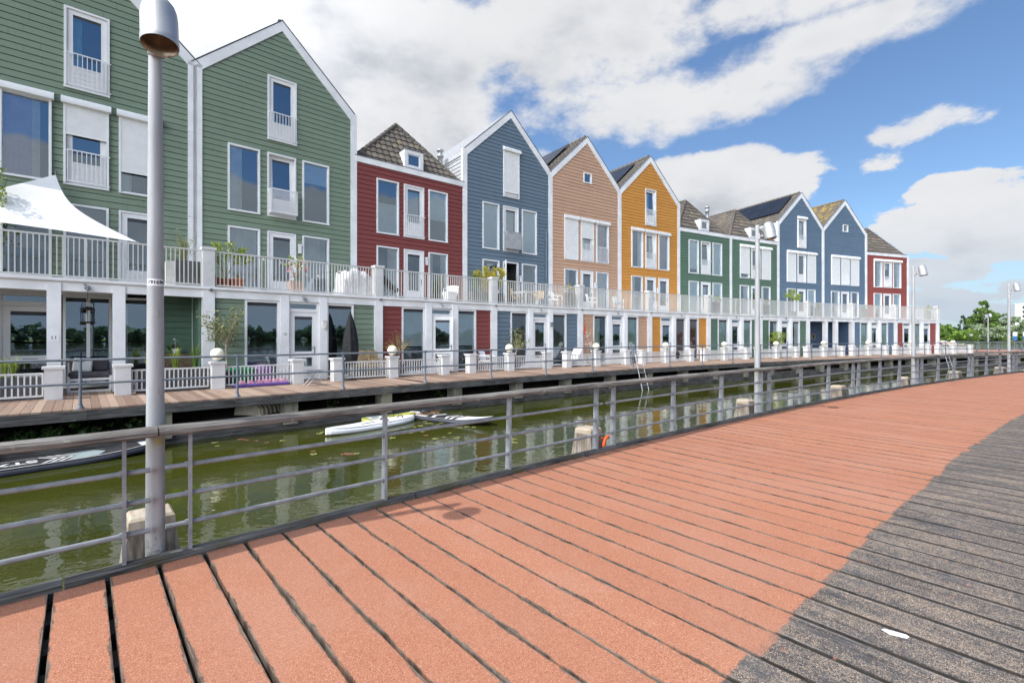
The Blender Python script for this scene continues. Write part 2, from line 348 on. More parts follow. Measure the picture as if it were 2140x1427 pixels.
# ------------------------------------------------------------------ mesh builder
class MB:
    def __init__(s): s.v = []; s.f = []; s.mi = []; s.uv = None; s.sm = []
    def add(s, vs, fs, m=0, smooth=False):
        o = len(s.v); s.v += [tuple(p) for p in vs]
        for f in fs: s.f.append(tuple(i + o for i in f)); s.mi.append(m); s.sm.append(smooth)
    def box(s, x0, x1, y0, y1, z0, z1, m=0, M4=None):
        vs = [(x0, y0, z0), (x1, y0, z0), (x1, y1, z0), (x0, y1, z0), (x0, y0, z1), (x1, y0, z1), (x1, y1, z1), (x0, y1, z1)]
        if M4 is not None: vs = [M4 @ Vector(p) for p in vs]
        s.add(vs, [(3, 2, 1, 0), (4, 5, 6, 7), (0, 1, 5, 4), (1, 2, 6, 5), (2, 3, 7, 6), (3, 0, 4, 7)], m)
    def frustum(s, cx, cy, z0, z1, a0, a1, m=0, b0=None, b1=None):
        b0 = b0 or a0; b1 = b1 or a1
        vs = [(cx - a0, cy - b0, z0), (cx + a0, cy - b0, z0), (cx + a0, cy + b0, z0), (cx - a0, cy + b0, z0),
              (cx - a1, cy - b1, z1), (cx + a1, cy - b1, z1), (cx + a1, cy + b1, z1), (cx - a1, cy + b1, z1)]
        s.add(vs, [(3, 2, 1, 0), (4, 5, 6, 7), (0, 1, 5, 4), (1, 2, 6, 5), (2, 3, 7, 6), (3, 0, 4, 7)], m)
    def quad(s, a, b, c, d, m=0): s.add([a, b, c, d], [(0, 1, 2, 3)], m)
    def prism(s, poly, y0, y1, m=0):          # poly in (x, z), swept along y
        n = len(poly); vs = [(x, y0, z) for x, z in poly] + [(x, y1, z) for x, z in poly]
        s.add(vs, [tuple(range(n)), tuple(range(2 * n - 1, n - 1, -1))] + [(i, i + n, (i + 1) % n + n, (i + 1) % n) for i in range(n)], m)
    def tube(s, pts, r, n=8, m=0, closed=False, cap=True):
        pts = [Vector(p) for p in pts]; N = len(pts); rs = r if isinstance(r, (list, tuple)) else [r] * N
        vs = []; up = None
        for i, p in enumerate(pts):
            a = pts[(i - 1) % N] if (i or closed) else p; c = pts[(i + 1) % N] if (i < N - 1 or closed) else p
            d = (c - a).normalized()
            if up is None: up = Vector((0, 0, 1)) if abs(d.z) < .9 else Vector((1, 0, 0))
            x = d.cross(up)
            if x.length < 1e-4: x = d.orthogonal()
            x.normalize(); y = d.cross(x).normalized(); up = -y if False else up
            for k in range(n):
                t = 2 * pi * k / n; vs.append(p + (x * cos(t) + y * sin(t)) * rs[i])
        fs = []
        for i in range(N if closed else N - 1):
            j = (i + 1) % N
            for k in range(n): fs.append((i * n + k, j * n + k, j * n + (k + 1) % n, i * n + (k + 1) % n))
        s.add(vs, fs, m, True)
        if cap and not closed:
            s.add(vs[:n], [tuple(range(n))], m); s.add(vs[-n:], [tuple(range(n - 1, -1, -1))], m)
    def lathe(s, prof, n=20, m=0, M4=None, cx=0, cy=0):
        vs = []
        for r, z in prof:
            for k in range(n):
                p = Vector((cx + r * cos(2 * pi * k / n), cy + r * sin(2 * pi * k / n), z)); vs.append(M4 @ p if M4 is not None else p)
        fs = [(i * n + k, i * n + (k + 1) % n, (i + 1) * n + (k + 1) % n, (i + 1) * n + k) for i in range(len(prof) - 1) for k in range(n)]
        s.add(vs, fs, m, True)
    def ball(s, c, r, m=0, n=14, sq=(1, 1, 1)):
        k = n // 2
        prof = [(max(1e-4, sin(pi * i / k)) * r, -cos(pi * i / k) * r) for i in range(k + 1)]
        o = len(s.v); s.lathe(prof, n, m)
        for i in range(o, len(s.v)):
            p = s.v[i]; s.v[i] = (p[0] * sq[0] + c[0], p[1] * sq[1] + c[1], p[2] * sq[2] + c[2])
    def leaves(s, c, rad, n, size, rg, m=(0,), clumps=0, shell=.0, long=1.6, up=0., cs=.35):
        cl = []
        for i in range(clumps):
            while True:
                p = Vector((rg.uniform(-1, 1), rg.uniform(-1, 1), rg.uniform(-1, 1)))
                if shell < p.length < 1: break
            cl.append((p, rg.uniform(.6, 1.25) * cs))
        for i in range(n):
            if clumps:
                p0, q = rg.choice(cl); d = Vector((rg.gauss(0, 1), rg.gauss(0, 1), rg.gauss(0, 1))); d = d.normalized() * rg.random() ** .4
                p = p0 + d * q
            else:
                while True:
                    p = Vector((rg.uniform(-1, 1), rg.uniform(-1, 1), rg.uniform(-1, 1)))
                    if shell < p.length < 1: break
            p = Vector((c[0] + p.x * rad[0], c[1] + p.y * rad[1], c[2] + p.z * rad[2]))
            a = Vector((rg.gauss(0, 1), rg.gauss(0, 1), rg.gauss(0, 1) + up)).normalized()
            b = a.orthogonal().normalized(); b.rotate(Matrix.Rotation(rg.uniform(0, 6.3), 3, a))
            z = size * rg.uniform(.6, 1.4); w = z / long; cr = a.cross(b)
            s.add([p - b * z * .5, p + cr * w * .5, p + b * z * .5, p - cr * w * .5], [(0, 1, 2, 3)], rg.choice(m))
    def blades(s, c, n, h, spread, w, rg, m=(0,)):
        for i in range(n):
            a = rg.uniform(0, 2 * pi); d = Vector((cos(a), sin(a), 0)); hh = h * rg.uniform(.6, 1.1); sp = spread * rg.uniform(.2, 1)
            base = Vector(c) + d * rg.uniform(0, .05); sd = Vector((-sin(a), cos(a), 0)) * w
            mid = base + d * sp * .35 + Vector((0, 0, hh * .65)); tip = base + d * sp + Vector((0, 0, hh * rg.uniform(.75, 1.)))
            s.add([base - sd, base + sd, mid + sd * .8, mid - sd * .8, tip], [(0, 1, 2, 3), (3, 2, 4)], rg.choice(m))
    def build(s, name, mat, parent=None, loc=(0, 0, 0), rotz=0.):
        me = bpy.data.meshes.new(name)
        me.from_pydata(s.v, [], s.f)
        for x in (mat if isinstance(mat, (list, tuple)) else [mat]): me.materials.append(M[x] if isinstance(x, str) else x)
        me.polygons.foreach_set('material_index', s.mi); me.polygons.foreach_set('use_smooth', s.sm)
        if s.uv:
            uvl = me.uv_layers.new(name='UVMap'); k = 0
            flat = [c for f in s.uv for p in f for c in p[:2]]
            uvl.data.foreach_set('uv', flat)
        me.update()
        o = bpy.data.objects.new(name, me); C.objects.link(o); o.location = loc; o.rotation_euler = (0, 0, rotz)
        if parent is not None: o.parent = parent
        return o

def facade_uv(o, ax=(0, 2)):
    me = o.data; uv = me.uv_layers.new(name='UVMap')
    for l in me.loops:
        p = me.vertices[l.vertex_index].co; uv.data[l.index].uv = (p[ax[0]], p[ax[1]])
    return o

def tag(o, label=None, cat=None, group=None, kind=None):
    if label: o['label'] = label
    if cat: o['category'] = cat
    if group: o['group'] = group
    if kind: o['kind'] = kind
    return o
def thing(name, label, cat, loc=(0, 0, 0), rotz=0., group=None):
    o = bpy.data.objects.new(name, None); C.objects.link(o); o.empty_display_size = .2
    o.location = loc; o.rotation_euler = (0, 0, rotz)
    return tag(o, label, cat, group)
def kids(o): return [c for c in bpy.data.objects if c.parent == o]
def copy_tree(o, parent=None):
    c = o.copy(); C.objects.link(c)
    if parent is not None: c.parent = parent
    for ch in kids(o): copy_tree(ch, c)
    return c
def text_mesh(txt, size, parent, mat, M4, name='lettering', bold=0.):
    cu = bpy.data.curves.new('lettering', 'FONT'); cu.body = txt; cu.size = size; cu.align_x = 'CENTER'; cu.align_y = 'CENTER'; cu.extrude = .0012; cu.offset = bold
    tmp = bpy.data.objects.new('tmp', cu); C.objects.link(tmp)
    dg = bpy.context.evaluated_depsgraph_get(); me = bpy.data.meshes.new_from_object(tmp.evaluated_get(dg))
    bpy.data.objects.remove(tmp)
    me.transform(M4); me.materials.clear(); me.materials.append(M[mat])
    o = bpy.data.objects.new(name, me); C.objects.link(o); o.parent = parent
    return o
mats()

# ------------------------------------------------------------------ the plan: houses on a curve, boardwalk on a concentric one
HW = 5.4
def ang(h): return .7363 - .0445 * (h - 2) if h >= 2 else .7363
PT = {2: Vector((-8.9657, 14.0391))}
for h in range(3, 15): PT[h] = PT[h - 1] + HW * Vector((cos(ang(h - 1)), sin(ang(h - 1))))
for h in (1, 0): PT[h] = PT[h + 1] - HW * Vector((cos(ang(h)), sin(ang(h))))
def W(h, u, n, z):
    a = ang(h); p = PT[h] + u * Vector((cos(a), sin(a))) + n * Vector((-sin(a), cos(a)))
    return Vector((p.x, p.y, z))
AC = Vector((88.753, -97.77)); AR = 136.356; A0 = 2.30483
def K(s, r, z):                     # s metres along the kerb from the first lamp, r metres beyond the kerb (towards the water)
    t = A0 - s / AR; return Vector((AC.x + (AR + r) * cos(t), AC.y + (AR + r) * sin(t), z))
def Krot(s): return A0 - s / AR - pi / 2     # local x along the kerb (to the right), local y to the water
ZW = -.75; ZD = .2

# ------------------------------------------------------------------ windows and doors (house-local: x along the row, y into the house, z up)
def ring(mb, u0, u1, z0, z1, bw, y0, y1, m=0, bot=None):
    bb = bw if bot is None else bot
    mb.box(u0, u0 + bw, y0, y1, z0, z1, m); mb.box(u1 - bw, u1, y0, y1, z0, z1, m)
    mb.box(u0 + bw, u1 - bw, y0, y1, z1 - bw, z1, m)
    if bb: mb.box(u0 + bw, u1 - bw, y0, y1, z0, z0 + bb, m)
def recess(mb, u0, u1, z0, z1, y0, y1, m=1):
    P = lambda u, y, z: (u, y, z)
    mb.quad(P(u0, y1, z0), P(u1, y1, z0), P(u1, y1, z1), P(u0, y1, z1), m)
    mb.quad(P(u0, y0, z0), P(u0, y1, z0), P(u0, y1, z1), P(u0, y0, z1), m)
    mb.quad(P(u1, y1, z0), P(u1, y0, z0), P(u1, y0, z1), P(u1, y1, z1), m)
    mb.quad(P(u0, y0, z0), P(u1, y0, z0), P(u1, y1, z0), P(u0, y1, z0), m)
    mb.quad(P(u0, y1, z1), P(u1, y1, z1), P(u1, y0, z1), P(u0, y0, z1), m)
def pane(par, u0, u1, z0, z1, y, mat='glass'):
    mb = MB(); mb.quad((u0, y, z0), (u1, y, z0), (u1, y, z1), (u0, y, z1))
    return mb.build('pane', mat, par)
def curtain(par, u0, u1, z0, z1, y, mat, folds=True, name='curtain'):
    mb = MB(); n = max(2, int((u1 - u0) / .03)) if folds else 1
    vs = []
    for i in range(n + 1):
        u = u0 + (u1 - u0) * i / n; yy = y + (.018 * sin(i * 1.9) + .01 * sin(i * .7) if folds else 0)
        vs += [(u, yy, z0), (u, yy, z1)]
    mb.add(vs, [(2 * i, 2 * i + 2, 2 * i + 3, 2 * i + 1) for i in range(n)], 0, folds)
    return mb.build(name, mat, par)
def venetian(par, u0, u1, z0, z1, y, mat='shutter'):
    mb = MB(); z = z1
    while z > z0:
        mb.quad((u0, y, z), (u1, y, z), (u1, y + .035, z - .022), (u0, y + .035, z - .022)); z -= .045
    return mb.build('venetian_blind', mat, par)
def bars(mb, u0, u1, z0, z1, y, step=.11, r=.011, rail=.018, m=0):
    n = max(2, round((u1 - u0) / step))
    for i in range(n + 1):
        u = u0 + (u1 - u0) * i / n; mb.box(u - r, u + r, y - r, y + r, z0 + rail, z1 - rail, m)
    mb.box(u0 - r, u1 + r, y - rail, y + rail, z1 - rail, z1 + rail, m); mb.box(u0 - r, u1 + r, y - rail, y + rail, z0 - rail, z0 + rail, m)
BK = {   # what stands behind the glass: list of (kind, u from, u to, z from, z to, material) in fractions
    'dark': [], 'curt': [('c', .03, .97, 0, 1, 'curtain')], 'curtl': [('c', .0, .45, 0, 1, 'curtain')], 'curtr': [('c', .55, 1., 0, 1, 'curtain')],
    'curtlr': [('c', 0, .28, 0, 1, 'curtain'), ('c', .72, 1, 0, 1, 'curtain')],
    'lilac': [('c', 0, .62, 0, 1, 'curtain_lilac'), ('c', .62, .80, 0, 1, 'curtain')],
    'cyan': [('c', 0, .32, 0, 1, 'curtain_cyan')], 'greenl': [('c', 0, .62, 0, 1, 'curtain_green')], 'green': [('c', 0, .95, 0, 1, 'curtain_green')],
    'blindlow': [('b', 0, 1, 0, .58, 'blind_pale')], 'blindtop': [('b', 0, 1, .42, 1, 'blind_pale')], 'blind': [('b', 0, 1, 0, 1, 'blind_pale')],
    'blind9': [('b', 0, 1, .12, 1, 'blind_pale')], 'blindt3': [('b', 0, 1, .66, 1, 'blind_pale')], 'redblind': [('b', 0, 1, 0, 1, 'blind_red')],
    'pink': [('c', .1, .9, 0, 1, 'pink_soft')], 'ven': [('v', 0, 1, .02, 1, 'shutter')], 'veng': [('v', 0, 1, .02, .97, 'curtain_green')]}
def backing(par, u0, u1, z0, z1, y, kind):
    for k, a, b, c, d, mat in BK[kind]:
        ua, ub = u0 + (u1 - u0) * a, u0 + (u1 - u0) * b; za, zb = z0 + (z1 - z0) * c, z0 + (z1 - z0) * d
        if k == 'c': curtain(par, ua, ub, za, zb, y + .05, mat)
        elif k == 'b': curtain(par, ua, ub, za, zb, y + .03, mat, False, 'roller_blind')
        else: venetian(par, ua, ub, za, zb, y + .02, mat)
def window(H, u0, u1, z0, z1, y, kind='fixed', back='dark', shut=None, juliet=False, bw=.06, name='window', darkbox=False, g='glass', basket=None, tilt=0.):
    mb = MB()
    ring(mb, u0, u1, z0, z1, bw, y - .035, y + .13)
    recess(mb, u0 + bw, u1 - bw, z0 + bw, z1 - bw, y + .13, y + .75)
    mb.box(u0 - .01, u1 + .01, y - .06, y - .035, z0 - .005, z0 + .028)     # sill
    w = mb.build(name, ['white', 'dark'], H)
    a, b, c, d = u0 + bw, u1 - bw, z0 + bw, z1 - bw
    if kind == 'fixed':
        if darkbox:
            q = MB(); q.box(a, b, y + .055, y + .11, d - .11, d); q.build('blind_box', 'rubber', w); d -= .11
        pane(w, a, b, c, d, y + .06, g); backing(w, a, b, c, d, y + .085, back)
    else:
        st, lo = .13, .0
        leaf = MB(); lp = .60 if z1 - z0 > 1.5 else .0
        ring(leaf, a + .005, b - .005, c, d, st, y + .01, y + .075, 0, .1)
        if lp:
            leaf.box(a + st + .005, b - st - .005, y + .02, y + .065, c + .1, c + lp)
            leaf.box(a + st + .005, b - st - .005, y + .012, y + .06, c + lp - .03, c + lp + .03)
            for i in range(3): leaf.box(a + st + .005, b - st - .005, y + .014, y + .05, c + .16 + i * .13, c + .17 + i * .13)
        l = leaf.build('sash', 'white', w)
        pane(l, a + st, b - st, c + max(lp, .1), d - st - .07, y + .04, g)
        q = MB(); q.box(a + st, b - st, y + .035, y + .07, d - st - .07, d - st); q.build('ventilator', 'rubber', l)
        backing(w, a + st, b - st, c + max(lp, .1), d - st, y + .14, back)
        if tilt:
            l.location = (0, y - y * cos(tilt), 0)
            l.matrix_local = Matrix.Translation((0, y, c)) @ Matrix.Rotation(-tilt, 4, 'X') @ Matrix.Translation((0, -y, -c))
    if juliet:
        q = MB(); bars(q, u0 + .09, u1 - .09, z0 + .10, z0 + .43 * (z1 - z0) if juliet is True else z0 + juliet, y - .075, .105, .009, .014)
        for uu in (u0 + .03, u1 - .03):
            for zz in (z0 + .10, z0 + .42 * (z1 - z0)): q.box(min(uu, uu + .06), max(uu, uu + .06), y - .085, y - .03, zz - .012, zz + .012)
        q.build('juliet_railing', 'white', w)
    if basket:
        zb = z0 + .12; zt = z0 + .95; dp = .34; q = MB()
        for z in (zb, zt):
            q.box(u0 + .04, u1 - .04, y - dp - .02, y - dp + .02, z - .02, z + .02); q.box(u0 + .04, u0 + .08, y - dp, y - .03, z - .02, z + .02); q.box(u1 - .08, u1 - .04, y - dp, y - .03, z - .02, z + .02)
        n = 26
        for i in range(n + 1):
            uu = u0 + .05 + (u1 - u0 - .10) * i / n; q.box(uu - .006, uu + .006, y - dp - .006, y - dp + .006, zb, zt)
        for i in range(9):
            for uu in (u0 + .05, u1 - .05): q.box(uu - .006, uu + .006, y - .06 - i * .032 - .006, y - .06 - i * .032 + .006, zb, zt)
        if basket == 'solid': q.box(u0 + .06, u1 - .06, y - dp - .004, y - dp + .004, zb, zt); q.box(u1 - .062, u1 - .056, y - dp, y - .05, zb, zt); q.box(u0 + .056, u0 + .062, y - dp, y - .05, zb, zt)
        q.box(u0 + .05, u1 - .05, y - dp, y - .03, zb - .03, zb - .01)
        q.build('balcony_basket', 'grey_mesh' if basket == 'solid' else 'white', w)
    if shut is not None:
        q = MB(); bx = []
        for k in range(7): t = pi / 2 * k / 6; bx.append((-.19 * sin(t), .22 * cos(t)))
        pf = [(0, 0)] ; prof = [(y - .03, z1 - .02), (y - .19, z1 - .02)] + [(y - .03 - .16 * cos(pi / 2 * k / 6), z1 + .04 + .16 * sin(pi / 2 * k / 6)) for k in range(7)]
        n = len(prof); ua, ub = u0 - .05, u1 + .05
        q.add([(ua, p[0], p[1]) for p in prof] + [(ub, p[0], p[1]) for p in prof], [tuple(range(n)), tuple(range(2 * n - 1, n - 1, -1))] + [(i, i + n, (i + 1) % n + n, (i + 1) % n) for i in range(n)])
        if shut > 0.02:
            zt = z1 - .02; zz = zt; zend = zt - shut * (z1 - z0 - .04)
            while zz > zend + .02:
                h = min(.052, zz - zend); q.box(u0 + .05, u1 - .05, y - .065, y - .045, zz - h + .006, zz); q.box(u0 + .05, u1 - .05, y - .056, y - .045, zz - h, zz - h + .006); zz -= h
            q.box(u0 + .05, u1 - .05, y - .07, y - .042, zend - .02, zend + .02)
        for uu in (u0, u1 - .05): q.box(uu, uu + .05, y - .075, y - .036, z0 + .03, z1 - .02)
        q.build('roller_shutter', 'shutter', w)
    return w
def door(H, u0, u1, z0, z1, y, back='dark', transom=True, opened=False, g='glass', slot=True):
    mb = MB(); zt = z1 - .27 if transom else z1
    ring(mb, u0, u1, z0, z1, .055, y - .02, y + .12, 0, .03)
    if transom: mb.box(u0 + .055, u1 - .055, y - .015, y + .12, zt - .055, zt + .055)
    recess(mb, u0 + .055, u1 - .055, z0 + .03, z1 - .055, y + .12, y + .9)
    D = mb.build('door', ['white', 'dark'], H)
    a, b, c, d = u0 + .06, u1 - .06, z0 + .03, zt - .06 if transom else z1 - .06
    if transom: pane(D, a, b, zt + .055, z1 - .055, y + .05, g)
    L = MB(); st = .145; y0, y1 = y + .015, y + .07
    zA = c + (.40 if slot else .18); zB = c + .70; zC = c + .90 if slot else c + .55; zD = d - .14
    L.box(a, a + st, y0, y1, c, d); L.box(b - st, b, y0, y1, c, d); L.box(a + st, b - st, y0, y1, zD, d)
    if slot:
        L.box(a + st, b - st, y0, y1, c, zA); L.box(a + st, b - st, y0, y1, zB, zC)
        for i in range(2): L.box(a + st, b - st, y0 - .006, y0, c + .12 + i * .12, c + .13 + i * .12)
    else:
        L.box(a + st, b - st, y0, y1, c, zC)
        for i in range(3): L.box(a + st, b - st, y0 - .006, y0, c + .12 + i * .13, c + .13 + i * .13)
    l = L.build('door_leaf', 'white', D)
    pane(l, a + st, b - st, zC, zD - .10, y + .04, g)
    if slot: pane(l, a + st, b - st, zA, zB, y + .04, g)
    q = MB(); q.box(a + st, b - st, y0 + .01, y1, zD - .10, zD); q.build('ventilator', 'rubber', l)
    q = MB(); hu = b - .07; q.box(hu - .018, hu + .018, y0 - .012, y0, c + .82, c + 1.08); q.tube([(hu, y0 - .01, c + 1.02), (hu, y0 - .06, c + 1.02), (hu - .12, y0 - .06, c + 1.02)], .011)
    q.build('handle', 'steel', l)
    if slot:
        q = MB(); q.box((a + b) / 2 - .14, (a + b) / 2 + .14, y0 - .01, y0 - .001, (zB + zC) / 2 - .03, (zB + zC) / 2 + .03); q.box((a + b) / 2 - .12, (a + b) / 2 + .12, y0 - .014, y0 - .01, (zB + zC) / 2 - .012, (zB + zC) / 2 + .016); q.build('letter_slot', 'alu', l)
    backing(D, a + st, b - st, zA, d, y + .16, back)
    if opened:
        l.matrix_local = Matrix.Translation((a, y + .02, 0)) @ Matrix.Rotation(opened, 4, 'Z') @ Matrix.Translation((-a, -y - .02, 0))
    return D

# ------------------------------------------------------------------ walls and roofs
def siding(par, u0, u1, z0, z1, y, mat, holes=(), limit=None, name='wall', pitch=.19, back=.0):
    """clapboards with a real lip and groove; limit(z) -> (umin, umax) clips to a gable"""
    mb = MB(); k0 = int(math.floor(z0 / pitch)); zz = k0 * pitch
    cuts = sorted(set([z0, z1] + [c for h in holes for c in (h[2], h[3])]))
    rows = []
    while zz < z1:
        rows += [(zz, zz + .022, 'g', zz), (zz + .022, zz + pitch, 'b', zz)]; zz += pitch
    for a, b, typ, zr in rows:
        a, b = max(a, z0), min(b, z1)
        if b - a < 1e-4: continue
        sub = [a] + [c for c in cuts if a + 1e-4 < c < b - 1e-4] + [b]
        if limit and typ == 'b': sub = sorted(set(sub + [(a + b) / 2]))
        for s0, s1 in zip(sub[:-1], sub[1:]):
            zm = (s0 + s1) / 2
            iv = [(u0, u1)]
            for h in holes:
                if h[2] < zm < h[3]:
                    nv = []
                    for p, q in iv:
                        if h[1] <= p or h[0] >= q: nv.append((p, q)); continue
                        if h[0] > p: nv.append((p, h[0]))
                        if h[1] < q: nv.append((h[1], q))
                    iv = nv
            for p, q in iv:
                if limit:
                    l0, r0 = limit(s0); l1, r1 = limit(s1)
                    p0, q0, p1, q1 = max(p, l0), min(q, r0), max(p, l1), min(q, r1)
                    if q0 <= p0: continue
                    if q1 < p1: p1 = q1 = (p1 + q1) / 2
                else: p0, q0, p1, q1 = p, q, p, q
                if typ == 'g': ya = yb = y + .022
                else:
                    f = lambda z: y - .020 + .010 * (z - zr) / pitch
                    ya, yb = f(s0), f(s1)
                mb.quad((p0, ya, s0), (q0, ya, s0), (q1, yb, s1), (p1, yb, s1))
                if typ == 'b' and s0 == a: mb.quad((p0, y + .022, s0), (q0, y + .022, s0), (q0, ya, s0), (p0, ya, s0))
                if typ == 'b' and s1 == b: mb.quad((p1, yb, s1), (q1, yb, s1), (q1, y + .022, s1), (p1, y + .022, s1))
    o = mb.build(name, mat, par)
    return facade_uv(o)
def tile_slope(par, poly, mat='tile', name='roof_tiles', tw=.30, tc=.34):
    """poly: points in house space, first edge = eave (left to right seen from outside)"""
    P = [Vector(p) for p in poly]; eu = (P[1] - P[0]).normalized(); nrm = eu.cross(P[2] - P[0]).normalized(); ev = nrm.cross(eu)
    us = [(p - P[0]).dot(eu) for p in P]; vsn = [(p - P[0]).dot(ev) for p in P]
    ua, ub, vb = min(us) - tw, max(us) + tw, max(vsn) + tc
    bm = bmesh.new(); uvl = bm.loops.layers.uv.new('UVMap'); seg = 6; nu = int((ub - ua) / tw * seg) + 1; nr = int(vb / tc) + 1
    def prof(i):
        t = (i % seg) / seg; return .035 * (1 - cos(2 * pi * t)) * .5 + (.012 if i % seg == 1 else 0)
    for r in range(nr):
        rowv = []
        for (v, h) in ((r * tc - .03, .045), ((r + 1) * tc, .0)):
            rowv.append([bm.verts.new(P[0] + eu * (ua + i * tw / seg) + ev * v + nrm * (h + prof(i))) for i in range(nu)])
        low = [bm.verts.new(P[0] + eu * (ua + i * tw / seg) + ev * (r * tc - .03) + nrm * (.008 + prof(i))) for i in range(nu)]
        for i in range(nu - 1):
            f = bm.faces.new((rowv[0][i], rowv[0][i + 1], rowv[1][i + 1], rowv[1][i])); f2 = bm.faces.new((low[i], low[i + 1], rowv[0][i + 1], rowv[0][i]))
            for ff in (f, f2):
                for l in ff.loops: l[uvl].uv = ((i + .5) / seg + 100, r + .5)
    n = len(P); c = sum(P, Vector()) / n
    for i in range(n):
        a, b = P[i], P[(i + 1) % n]
        if (b - a).length < 1e-4: continue
        pn = (b - a).cross(nrm).normalized()
        if pn.dot(c - a) > 0: pn = -pn
        bmesh.ops.bisect_plane(bm, geom=bm.verts[:] + bm.edges[:] + bm.faces[:], plane_co=a + pn * .02, plane_no=pn, clear_outer=True)
    for ff in bm.faces:                       # fine variation in uv inside each tile
        for l in ff.loops:
            q = l.vert.co - P[0]; uv = l[uvl].uv; uv.x = math.floor(uv.x) + min(.98, max(.02, ((q.dot(eu) - ua) / tw) % 1.)); uv.y = math.floor(uv.y) + min(.98, max(.02, (q.dot(ev) / tc) % 1.))
    me = bpy.data.meshes.new(name); bm.to_mesh(me); bm.free(); me.materials.append(M[mat])
    o = bpy.data.objects.new(name, me); C.objects.link(o); o.parent = par
    return o
def ridge_caps(par, a, b, r=.10, mat='tile'):
    mb = MB(); a, b = Vector(a), Vector(b); L = (b - a).length; n = max(2, int(L / .36)); d = (b - a) / n
    for i in range(n):
        p, q = a + d * i, a + d * (i + 1.04); mb.tube([p, q], [r * 1.12, r * .92], 10, 0)
    o = mb.build('ridge_tiles', mat, par); facade_uv(o, (1, 2)); return o

